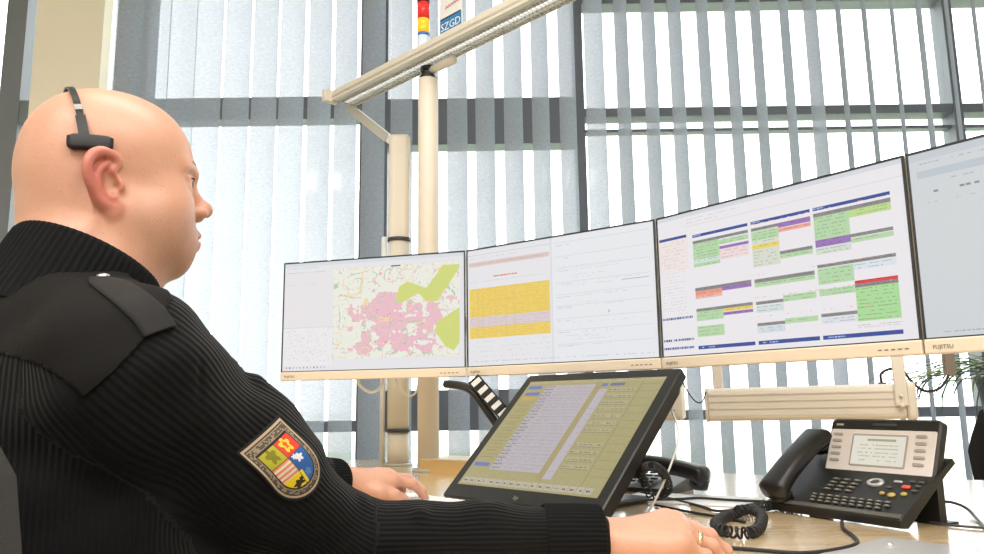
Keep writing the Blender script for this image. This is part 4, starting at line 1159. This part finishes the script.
# eyes, ring, nails
for s_ in (-1, 1):
    m = MB(); c = head(.0850, .032 * s_, .0095); d_ = V(FH); Mx = Matrix.Translation(V(c)) @ d_.to_track_quat('Z', 'Y').to_matrix().to_4x4()
    m.ball((0, 0, 0), .0122 * HS, Mx, n=16); m.mi = 1
    m.lathe([(.0056, .0112), (.0052, .0118), (.0001, .0126)], Mx, n=20)
    m.build('eye', [mat('eye_white', (.75, .72, .68), .15), mat('iris', (.12, .16, .18), .15)], man)
for s_ in (-1, 1):
    m = MB(); m.tube([head(.0905, .0455 * s_, .0125), head(.0975, .038 * s_, .0150), head(.1003, .030 * s_, .0150), head(.0965, .020 * s_, .0115)], lambda t: .0011, 6, 5); m.build('eyelashes', mat('lash_brown', (.06, .035, .025), .8), man)
    m = MB(); m.tube([V(head(.086, .050 * s_, .030)), V(head(.0965, .040 * s_, .036)), V(head(.1045, .026 * s_, .036)), V(head(.107, .013 * s_, .032))], lambda t: .0022 - .0008 * t, 6, 5, flat=.5); m.build('eyebrow', mat('brow_blond', (.34, .22, .14), .9), man)
rg = [k for k in MKR if k[0] == 'ring' and k[1] == 0][0]
p_, q_ = V(rg[2]), V(rg[3]); d_ = (q_ - p_).normalized(); c = p_.lerp(q_, .52)
Mx = Matrix.Translation(c) @ d_.to_track_quat('Z', 'Y').to_matrix().to_4x4(); rr = (rg[4] * .5 + rg[5] * .5) + .0012
m = MB(); m.lathe([(rr - .0006, -.0026), (rr + .0010, -.0024), (rr + .0013, 0), (rr + .0010, .0024), (rr - .0006, .0026)], Mx, n=32); m.build('finger_ring', M_('gold'), man)
nail_m = mat('nail', srgb(236, 190, 168), .25)
for mk in MKR + MKL:
    if mk[1] != 2: continue
    p_, q_, r_, d_, u_ = V(mk[2]), V(mk[3]), mk[5], V(mk[6]), V(mk[7]); sd = d_.cross(u_).normalized()
    L = []
    for k in range(5):
        t = k / 4; row = []
        for j in range(7):
            a_ = (j / 6 - .5) * 1.7 * math.cos((t - .45) * 1.0); row.append(q_ + d_ * (-.006 + t * .0115) + (u_ * math.cos(a_) + sd * math.sin(a_)) * (r_ + .0005 - .0010 * t * t))
        L.append(row)
    m = MB(); m.loft(L, None, False, True, closed=False); m.build('nail', nail_m, man)

# ------------------------------------------------------------------ pullover
K = Solid()
K.ell(body(-.005, 0, -.20), (.135, .190, .22), AB, .05)
K.ell(body(.05, .025, -.37), (.172, .20, .20), AB, .06)
K.cone(CC - UB * .045 - FB * .012, body(-.02, 0, -.10), .072, .12, .05)
K.cone(body(-.015, -.145, -.075), body(-.015, .135, -.075), .070, .070, .05)
K.cone(body(-.01, 0, -.035), SHR, .068, .068, .05); K.cone(body(-.01, 0, -.035), SHL, .068, .066, .05)
K.cone(body(.06, 0, -.14), body(.06, 0, -.26), .085, .09, .05)
dUR = ELR - SHR; 
K.cone(SHR, SHR + dUR * .5, .076, .068, .04); K.cone(SHR + dUR * .5, ELR, .068, .052, .03)
K.cone(ELR, ELR + (WRR - ELR) * .55, .050, .042, .025); K.cone(ELR + (WRR - ELR) * .55, ELR + (WRR - ELR) * .80, .042, .0375, .02)
K.cone(ELR + (WRR - ELR) * .80, ELR + (WRR - ELR) * .97, .0350, .0340, .010)
dUL = ELL - SHL
K.cone(SHL, ELL, .074, .056, .04); K.cone(ELL, ELL + (WRL - ELL) * .80, .054, .043, .025)
K.cone(ELL + (WRL - ELL) * .80, ELL + (WRL - ELL) * .96, .0345, .034, .010)
# folds at the inner elbow and along the sleeve
def fold(a, b, r, k=.012, op='+'): K.cone(T3(a), T3(b), r, r * .6, k, op)
ux = dUR / np.linalg.norm(dUR); fx = (WRR - ELR) / np.linalg.norm(WRR - ELR)
fold(ELR + T3((.016, .040, .030)), ELR + T3((.026, -.020, .042)), .015)
fold(ELR + T3((.085, .025, .026)), ELR + T3((.095, -.02, .032)), .011)
fold(ELR + T3((.006, .045, .036)), ELR + T3((-.01, -.03, .055)), .014)
fold(ELR + T3((-.03, -.01, .060)), ELR + T3((-.02, -.05, .040)), .010)
fold(SHR + ux * .05 + T3((.030, .055, .038)), SHR + ux * .17 + T3((.022, .050, .042)), .018, .02)
fold(SHR + ux * .09 + T3((.05, .02, .046)), SHR + ux * .20 + T3((.035, .01, .046)), .010, .02)
def post(P, d):   # open neckline; soft wrinkles
    w_ = .0016 * np.sin(P[:, 0] * 62 + P[:, 2] * 30 + 2 * np.sin(P[:, 1] * 25)) + .0012 * np.sin(P[:, 2] * 95 - P[:, 0] * 40)
    return d + w_
t0_ = time.time()
km_, kp = K.mesh('pullover', .004, post=post)
print('pullover', len(kp), round(time.time() - t0_, 1))
# rib coordinate: arc length around each limb or around the trunk
def segd(P, a, b):
    ba = b - a; t = np.clip(((P - a) @ ba) / (ba @ ba), 0, 1); return np.linalg.norm(P - a - t[:, None] * ba, axis=1), t
def angco(P, a, b, ref, r_):
    d_ = (b - a) / np.linalg.norm(b - a); q_ = P - a; u_ = ref - d_ * (ref @ d_); u_ /= np.linalg.norm(u_); w_ = np.cross(d_, u_)
    return np.arctan2(q_ @ w_, q_ @ u_) * r_
dn = T3((0, 0, -1.0))
parts_ = [(SHR, ELR, .070, angco(kp, SHR, ELR, -dn, .066), -.004), (ELR, WRR, .048, angco(kp, ELR, WRR, -dn, .048), -.010), (SHL, ELL, .070, angco(kp, SHL, ELL, -dn, .066), 0), (ELL, WRL, .048, angco(kp, ELL, WRL, -dn, .048), 0)]
best = np.full(len(kp), 9.); rib = np.zeros(len(kp)); zone = np.zeros(len(kp))
for i_, (a_, b_, r_, co, bi) in enumerate(parts_):
    d_, _ = segd(kp, a_, b_); d_ = d_ - r_ + bi; k_ = d_ < best; best[k_] = d_[k_]; rib[k_] = co[k_]; zone[k_] = i_
qb = (kp - NB) @ AB.T
dt_ = np.linalg.norm(qb * [1 / .135, 1 / .19, 0] , axis=1) * .16 - .16 + .012
k_ = dt_ < best; rib[k_] = np.arctan2(qb[k_, 1], qb[k_, 0] * 1.3) * .165
a = km_.attributes.new('rib', 'FLOAT', 'POINT'); a.data.foreach_set('value', rib.astype(np.float32))
def knit(name, col, dist, per=.0058, amp=1.0):
    m_ = bpy.data.materials.new(name); m_.use_nodes = True; nt = m_.node_tree; b = nt.nodes['Principled BSDF']
    at_ = nt.nodes.new('ShaderNodeAttribute'); at_.attribute_name = 'rib'
    mu = nt.nodes.new('ShaderNodeMath'); mu.operation = 'MULTIPLY'; mu.inputs[1].default_value = 2 * math.pi / per; nt.links.new(at_.outputs['Fac'], mu.inputs[0])
    si = nt.nodes.new('ShaderNodeMath'); si.operation = 'SINE'; nt.links.new(mu.outputs[0], si.inputs[0])
    tc = nt.nodes.new('ShaderNodeTexCoord'); nz = nt.nodes.new('ShaderNodeTexNoise'); nz.inputs['Scale'].default_value = 900; nt.links.new(tc.outputs['Object'], nz.inputs['Vector'])
    ad = nt.nodes.new('ShaderNodeMath'); ad.operation = 'MULTIPLY_ADD'; ad.inputs[1].default_value = .5; nt.links.new(nz.outputs['Fac'], ad.inputs[0]); nt.links.new(si.outputs[0], ad.inputs[2])
    bp = nt.nodes.new('ShaderNodeBump'); bp.inputs['Strength'].default_value = amp; bp.inputs['Distance'].default_value = dist; nt.links.new(ad.outputs[0], bp.inputs['Height'])
    nt.links.new(bp.outputs['Normal'], b.inputs['Normal'])
    b.inputs['Base Color'].default_value = (*col, 1); b.inputs['Roughness'].default_value = .85; b.inputs['Sheen Weight'].default_value = .06; b.inputs['Sheen Roughness'].default_value = .5
    b.inputs['Specular IOR Level'].default_value = .18
    MATS[name] = m_; return m_
knit_m = knit('black_knit', (.0038, .0037, .0037), .00045)
km_.materials.append(knit_m)
pull = bpy.data.objects.new('pullover', km_); COL.objects.link(pull); pull.parent = man
kF = [tuple(p.vertices) for p in km_.polygons]
pT = BVHTree.FromPolygons([tuple(p) for p in kp], kF)

# smooth woven shoulder patches
F_ = np.array(kF); cen = kp[F_].mean(axis=1); qc = (cen - NB) @ AB.T
hitT = lambda px, py: pT.ray_cast(V((0, 0, CZ)), ray(px, py))[0]
tipq = (T3(hitT(82, 397)) - NB) @ AB.T; fq = (T3(hitT(160, 318)) - NB) @ AB.T; bq = (T3(hitT(6, 356)) - NB) @ AB.T
print('patch', tipq.round(3), fq.round(3), bq.round(3))
def above(q, a, b):
    t = (q[:, 0] - a[0]) / (b[0] - a[0]); return q[:, 2] > a[2] + (b[2] - a[2]) * t - .014
selm = above(qc, tipq, fq) & above(qc, tipq, bq) & (np.abs(qc[:, 1]) > .01) & (qc[:, 0] < fq[0] + .04)
# neighbours of the tip on the arm must not run onto the forearm
selm &= (cen[:, 2] > CZ - .12)
fs = F_[selm]; uq, inv = np.unique(fs, return_inverse=True)
nrm = np.zeros_like(kp); fn_ = np.cross(kp[F_[:, 1]] - kp[F_[:, 0]], kp[F_[:, 3]] - kp[F_[:, 0]])
for j in range(4): np.add.at(nrm, F_[:, j], fn_)
nrm /= np.linalg.norm(nrm, axis=1)[:, None] + 1e-9
me2 = mesh_np('shoulder_patch', kp[uq] + nrm[uq] * .0012, inv.reshape(-1, 4))
bmp = bmesh.new(); bmp.from_mesh(me2)
w3 = lambda f, u: V(FB) * f + V(UB) * u
for a_, b_ in ((tipq, fq), (bq, tipq)):
    e_ = w3(b_[0] - a_[0], b_[2] - a_[2]).normalized(); n_ = e_.cross(V(RB)); n_ = n_ if n_.z > 0 else -n_
    bmesh.ops.bisect_plane(bmp, geom=bmp.verts[:] + bmp.edges[:] + bmp.faces[:], plane_co=V(NB) + w3(a_[0], a_[2]), plane_no=n_, clear_inner=True)
bmesh.ops.bisect_plane(bmp, geom=bmp.verts[:] + bmp.edges[:] + bmp.faces[:], plane_co=V(NB) + w3(fq[0] + .03, 0), plane_no=V(FB), clear_outer=True)
for f_ in bmp.faces: f_.smooth = True
bmp.to_mesh(me2); bmp.free()
pm = mat('patch_cloth', (.0050, .0043, .0038), .85, bump=.25, bscale=140, spec=.25); me2.materials.append(pm)
o = bpy.data.objects.new('shoulder_patch', me2); COL.objects.link(o); o.parent = man
so = o.modifiers.new('thick', 'SOLIDIFY'); so.thickness = .0012; so.offset = 1

def drape(P3, n_dir, lift):     # put points on the pullover along -n
    out = []
    for p in P3:
        h = pT.ray_cast(V(p) + V(n_dir) * .15, -V(n_dir))[0]
        if h is None: h = pT.find_nearest(V(p))[0]
        out.append(V(h) + V(n_dir) * lift)
    return out
# epaulette strap with a silver button
def strip_on(pxs, wid, name, m_, lift=.003, n=18):
    hp = [hitT(*p) for p in pxs]; hp = [h for h in hp if h is not None]; hp = spline(hp, 6)
    nn = V(pT.find_nearest(hp[len(hp) // 2])[1]); 
    L = []
    for i, p in enumerate(hp):
        t = (hp[min(i + 1, len(hp) - 1)] - hp[max(i - 1, 0)]).normalized(); s_ = t.cross(nn).normalized(); k = wid
        if i < 3: k = wid * (.55 + .15 * i)
        row = []
        for j in range(7):
            x = p + s_ * (j / 6 - .5) * k; h, n2, _, _ = pT.find_nearest(x); row.append(h + n2 * lift)
        L.append(row)
    m = MB(); m.loft(L, None, False, True, closed=False); o = m.build(name, m_, man)
    so = o.modifiers.new('thick', 'SOLIDIFY'); so.thickness = .002; so.offset = 1
    return o, nn
strip_on([(99, 281), (118, 292), (136, 305), (150, 318), (160, 333)], .031, 'epaulette', mat('epaulette_cloth', (.0055, .0047, .0042), .8, bump=.2, bscale=150))
h, n2, _, _ = pT.find_nearest(hitT(103, 281)); n2 = V(n2)
m = MB(); m.lathe([(.0062, 0), (.0062, .0022), (.004, .0034), (.0005, .0038)], Matrix.Translation(h + n2 * .0045) @ n2.to_track_quat('Z', 'Y').to_matrix().to_4x4(), n=24)
m.build('button', M_('silver'), man)

# ribbed collar
cc0 = T3(at(84, 262, .845)); nAx = (T3(head(-.03, 0, -.03)) - NB); nAx /= np.linalg.norm(nAx)
tiltv = V(UB) * math.cos(R(25)) + V(FB) * math.sin(R(25))
Mc = Matrix.Translation(V(CC) - tiltv * .033 + V((-.001, .000, -.002))) @ tiltv.to_track_quat('Z', 'Y').to_matrix().to_4x4()
m = MB(); L = []
nr = 74
for z, r_, lf in ((-.056, .086, .3), (-.016, .0835, 1), (.018, .0825, 1), (.030, .0818, 1), (.035, .0800, .4), (.032, .0778, 0), (.0, .0755, 0)):
    L.append([V(((r_ + .0009 * lf * math.cos(a_ * nr)) * math.cos(a_), (r_ + .0009 * lf * math.cos(a_ * nr)) * math.sin(a_), z)) for a_ in [2 * math.pi * k / (nr * 6) for k in range(nr * 6)]])
m.loft(L, Mc, False, True); m.build('collar', mat('collar_knit', (.005, .0055, .0058), .9, spec=.2), man)
# cuffs
for el, wr, a0, a1 in ((ELR, WRR, .80, 1.025), (ELL, WRL, .80, .98)):
    d_ = V(wr - el); p0 = V(el) + d_ * a0; Mx = Matrix.Translation(p0) @ d_.to_track_quat('Z', 'Y').to_matrix().to_4x4(); Lc = d_.length * (a1 - a0)
    m = MB(); L = []; nr = 46
    for z, r_, lf in ((-.002, .039, 0), (.0, .0405, .6), (Lc * .5, .0400, 1), (Lc - .003, .0390, 1), (Lc, .0375, .3), (Lc - .002, .036, 0), (Lc - .03, .034, 0)):
        L.append([V(((r_ + .0009 * lf * math.cos(a_ * nr)) * math.cos(a_), (r_ + .0009 * lf * math.cos(a_ * nr)) * math.sin(a_), z)) for a_ in [2 * math.pi * k / (nr * 6) for k in range(nr * 6)]])
    m.loft(L, Mx, False, True); m.build('cuff', MATS['collar_knit'], man)

# sleeve emblem
def emblem():
    w, h = 150, 200; a = blank(w, h, (14, 14, 16)); yy, xx = np.mgrid[0:h, 0:w]; U = (xx + .5) / w * 2 - 1; Vv = (yy + .5) / h
    def shield(s_, c=.50, top=0.0):
        x = np.abs(U) / s_; y = (Vv - c) / s_ + c
        side = x < 1; bot = (y < .60) | ((x ** 2.2 + (np.clip(y - .60, 0, 1) / .40) ** 2.2) < 1)
        return side & bot & (y > top)
    out_ = shield(1.0); be = shield(.93); bl = shield(.87); tx = shield(.84); inn = shield(.66, .50, .045)
    tan = np.array((186, 166, 136)) / 255
    a[be] = tan; a[bl] = np.array((30, 27, 26)) / 255; a[tx] = np.array((150, 134, 112)) / 255
    # lettering-like marks in the border
    r2 = np.random.default_rng(8).random((h // 4 + 1, w // 4 + 1))[yy // 4, xx // 4]; bandm = (shield(.84, .5, .02) & ~shield(.74, .5, .04))
    a[bandm & (r2 > .40)] = np.array((84, 74, 64)) / 255
    a[shield(.705, .50, .03)] = np.array((26, 24, 24)) / 255
    q = (U / .62, (Vv - .22) / .60)
    L_, T_ = U < 0, Vv < .40
    B_ = Vv > .60
    col = {'r': (216, 62, 44), 'g': (176, 168, 44), 'w': (226, 214, 200), 'b': (44, 96, 168), 'y': (240, 214, 30)}
    P = lambda m_, c: a.__setitem__(inn & m_, np.array(col[c]) / 255)
    P(Vv > 0, 'w'); P((Vv < .42) & (U < 0), 'g'); P((Vv < .42) & (U >= 0), 'r'); P((Vv >= .42) & (U >= .0) , 'b'); P((Vv >= .42) & (U < 0), 'w')
    P((Vv > .64) & (U < .12) , 'y')
    st = inn & (U < 0) & (Vv > .42) & (Vv < .64) & ((yy // 6) % 2 == 0); a[st] = np.array((226, 140, 96)) / 255
    def blob(cx, cy, rx, ry, c, ang=0):
        X = (U - cx) / rx; Y = (Vv - cy) / ry; k = (X * X + Y * Y < 1 + .5 * np.sin(5 * np.arctan2(Y, X) + cx * 9)) & inn; a[k] = np.array(c) / 255
    blob(-.32, .29, .17, .09, (126, 122, 26)); blob(.30, .29, .17, .09, (236, 196, 60)); blob(.30, .29, .07, .05, (200, 90, 40))
    blob(.32, .50, .14, .05, (230, 230, 235)); blob(.20, .455, .10, .03, (222, 226, 232)); blob(.28, .72, .12, .05, (90, 130, 190)); blob(-.20, .76, .20, .045, (50, 40, 22)); blob(-.08, .73, .08, .03, (50, 40, 22)); blob(-.30, .80, .05, .05, (50, 40, 22))
    ln = inn & ((np.abs(U) < .02) | (np.abs(Vv - .42) < .006)); a[ln] = np.array((96, 70, 50)) / 255
    return a, out_
img, msk = emblem()
cp = hitT(289, 462); n_ = V((0, 0, 0))
for dx_, dy_ in ((0, 0), (-18, -14), (18, 14), (14, -12), (-14, 12)):
    hq = pT.ray_cast(V((0, 0, CZ)), ray(289 + dx_, 462 + dy_)); n_ += V(hq[1])
n_.normalize()
if n_.dot(ray(289, 462)) > 0: n_ = -n_
def onpl(px, py):
    d_ = ray(px, py); o_ = V((0, 0, CZ)); return o_ + d_ * ((cp - o_).dot(n_) / d_.dot(n_))
dn_ = (onpl(316, 497) - onpl(261, 437)); up_v = -dn_.normalized(); rt = (onpl(281, 420) - onpl(241, 455)).normalized()
if (onpl(300, 438) - onpl(262, 472)).dot(rt) < 0: rt = -rt
bw, bh = (onpl(281, 420) - onpl(241, 455)).length * 1.10, dn_.length * 1.0; cp = onpl(291, 463)
print('badge', bw, bh, n_)
org = cp - rt * bw / 2 - up_v * bh * .5
pos = lambda Q: np.array([tuple(v) for v in drape([org + rt * q_[0] + up_v * q_[2] for q_ in Q], n_, .0028)])
em = attr_mat('emblem_thread', 0, .75)
raster('sleeve_emblem', lin(img), bw, bh, em, man, mask=msk, pos=pos)

# trousers and shoes under the desk
Tr = Solid()
hip = [body(.0, s_ * .10, -.55) for s_ in (1, -1)]; knee = [body(.44, s_ * .13, -.52) for s_ in (1, -1)]; ank = [body(.50, s_ * .13, -.955) for s_ in (1, -1)]
Tr.ell(body(-.02, 0, -.53), (.14, .18, .11), AB, .05)
for h_, k_, a_ in zip(hip, knee, ank):
    Tr.cone(h_, k_, .092, .070, .04); Tr.cone(k_, a_, .068, .052, .03)
tm, tp_ = Tr.mesh('trousers', .008); tm.materials.append(mat('trouser_cloth', (.012, .013, .018), .8))
o = bpy.data.objects.new('trousers', tm); COL.objects.link(o); o.parent = man
for a_ in ank:
    Q = Solid(); fz = T3((a_[0], a_[1], 0)); Q.cone(fz + UB * .045 - FB * .02, fz + UB * .038 + FB * .17, .042, .034, .03); Q.cone(fz + UB * .05, fz + UB * .10, .045, .045, .02)
    sm_, _ = Q.mesh('shoe', .005, post=lambda P, d: np.maximum(d, .002 - P[:, 2])); sm_.materials.append(M_('black_plastic')); o = bpy.data.objects.new('shoe', sm_); COL.objects.link(o); o.parent = man

# headset worn over the head
hs = empty('headset', None, 'thin black headset with silver slider and T-shaped temple pad worn over the bald head', 'headset')
oC = V(head(-.012, 0, .03))
def skull(f, r, u, lift):
    d_ = V(FH * f + RH * r + UH * u).normalized(); hq = bodyT.ray_cast(oC + d_ * .3, -d_)[0]
    return hq + d_ * lift, d_
band = []
for k in range(33):
    a_ = R(15 + k * (155 / 32)); lf = -.035 - .0 * k; p_, d_ = skull(-.10 + .0 * math.cos(a_) , math.cos(a_), math.sin(a_), .0035); band.append((p_, d_))
def bandmesh(seg, wd, th):
    L = []
    for i, (p_, d_) in enumerate(seg):
        t = (seg[min(i + 1, len(seg) - 1)][0] - seg[max(i - 1, 0)][0]).normalized(); s_ = t.cross(d_).normalized()
        L.append([p_ - s_ * wd / 2 - d_ * th / 2, p_ + s_ * wd / 2 - d_ * th / 2, p_ + s_ * wd / 2 + d_ * th / 2, p_ - s_ * wd / 2 + d_ * th / 2])
    m = MB(); m.loft(L); return m
bandmesh(band[3:], .007, .0022).build('headband', M_('black_plastic'), hs)
bandmesh(band[:5], .010, .005).build('pad_stem', M_('black_plastic'), hs)
bandmesh([(p_ + d_ * .0016, d_) for p_, d_ in band[5:7]], .0075, .002).build('slider', M_('silver'), hs)
pc0, pd0 = band[0]
pf = V(FH) - pd0 * V(FH).dot(pd0); pf.normalize(); pf = (Matrix.Rotation(R(-9), 3, pd0) @ pf); pu = pd0.cross(pf).normalized()
L = []
for k in range(9):
    x = -.021 + .042 * k / 8; c_, d_ = skull(*( (np.array((oC)) * 0 + (T3(pc0 + pf * (x + .005) - V((0, 0, .003))) - T3(oC)) @ AH.T)), .005)
    e_ = 1 if 0 < k < 8 else .75
    u2 = d_.cross(pf).normalized()
    if u2.z < 0: u2 = -u2
    L.append([c_ + u2 * .0085 * math.copysign(abs(math.sin(a_)) ** .5, math.sin(a_)) * e_ + d_ * .0048 * math.copysign(abs(math.cos(a_)) ** .5, math.cos(a_)) for a_ in [2 * math.pi * q / 16 for q in range(16)]])
m = MB(); m.loft(L, None, True, True); m.build('temple_pad', M_('black_rubber'), hs)
pe, de = band[-1]
Mx = Matrix.Translation(V(head(-.006, -.098, -.002))) @ V(-RH).to_track_quat('Z', 'Y').to_matrix().to_4x4()
m = MB(); m.lathe([(.018, -.006), (.026, -.004), (.027, .002), (.022, .008), (.020, .014), (.004, .016)], Mx, n=24); m.build('earcup', M_('black_rubber'), hs)
m = MB(); m.tube([pe, V(head(-.008, -.108, .03)), V(head(-.006, -.110, .0))], .003, 8, 5); m.build('ear_arm', M_('black_plastic'), hs)
m = MB(); m.tube([V(head(.01, -.110, -.004)), V(head(.04, -.106, -.03)), V(head(.075, -.085, -.055)), V(head(.095, -.06, -.062))], .0018, 8, 5); m.ball(tuple(head(.098, -.058, -.062)), .005, n=8); m.build('microphone_boom', M_('black_plastic'), hs)

# mouse under the right hand
mm_ = T3(HR(.075, .004, 0)); Mq = frame((mm_[0], mm_[1], DT), V((.955, .215, 0)))
m = MB(); L = []
for k in range(13):
    t = k / 12; x = -.055 + .105 * t; wd = .030 * (1 - (2 * t - 1) ** 4) ** .5 + .0005; hh = .026 * math.sin(math.pi * (.12 + .80 * t)) * (1 - (2 * t - 1) ** 6) ** .5 + .0008
    L.append([V((x, wd * math.cos(a_), max(0, hh * math.sin(a_)) + .001)) for a_ in [2 * math.pi * q / 16 for q in range(16)]])
m.loft(L, Mq, True, True); mo = m.build('computer_mouse', M_('black_plastic')); tag(mo, 'black computer mouse held under the right hand of the seated man', 'mouse')

# the man's own chair, and a second chair beyond the desk
Mch = Matrix.Translation(V((NB[0], NB[1], 0)) + V(FB) * .055 + V(RB) * .115) @ Matrix.Rotation(hb - R(90), 4, 'Z')
chair(Mch, 'dark fabric office chair the man sits in, at the lower left corner', top=.93)
ch2 = at(1062, 450, 2.45)
Mch = Matrix.Translation(V((ch2.x + .10, ch2.y + .1, 0))) @ Matrix.Rotation(R(160), 4, 'Z')
chair(Mch, 'black office chair beyond the desk at the right edge of the photo', top=.92)
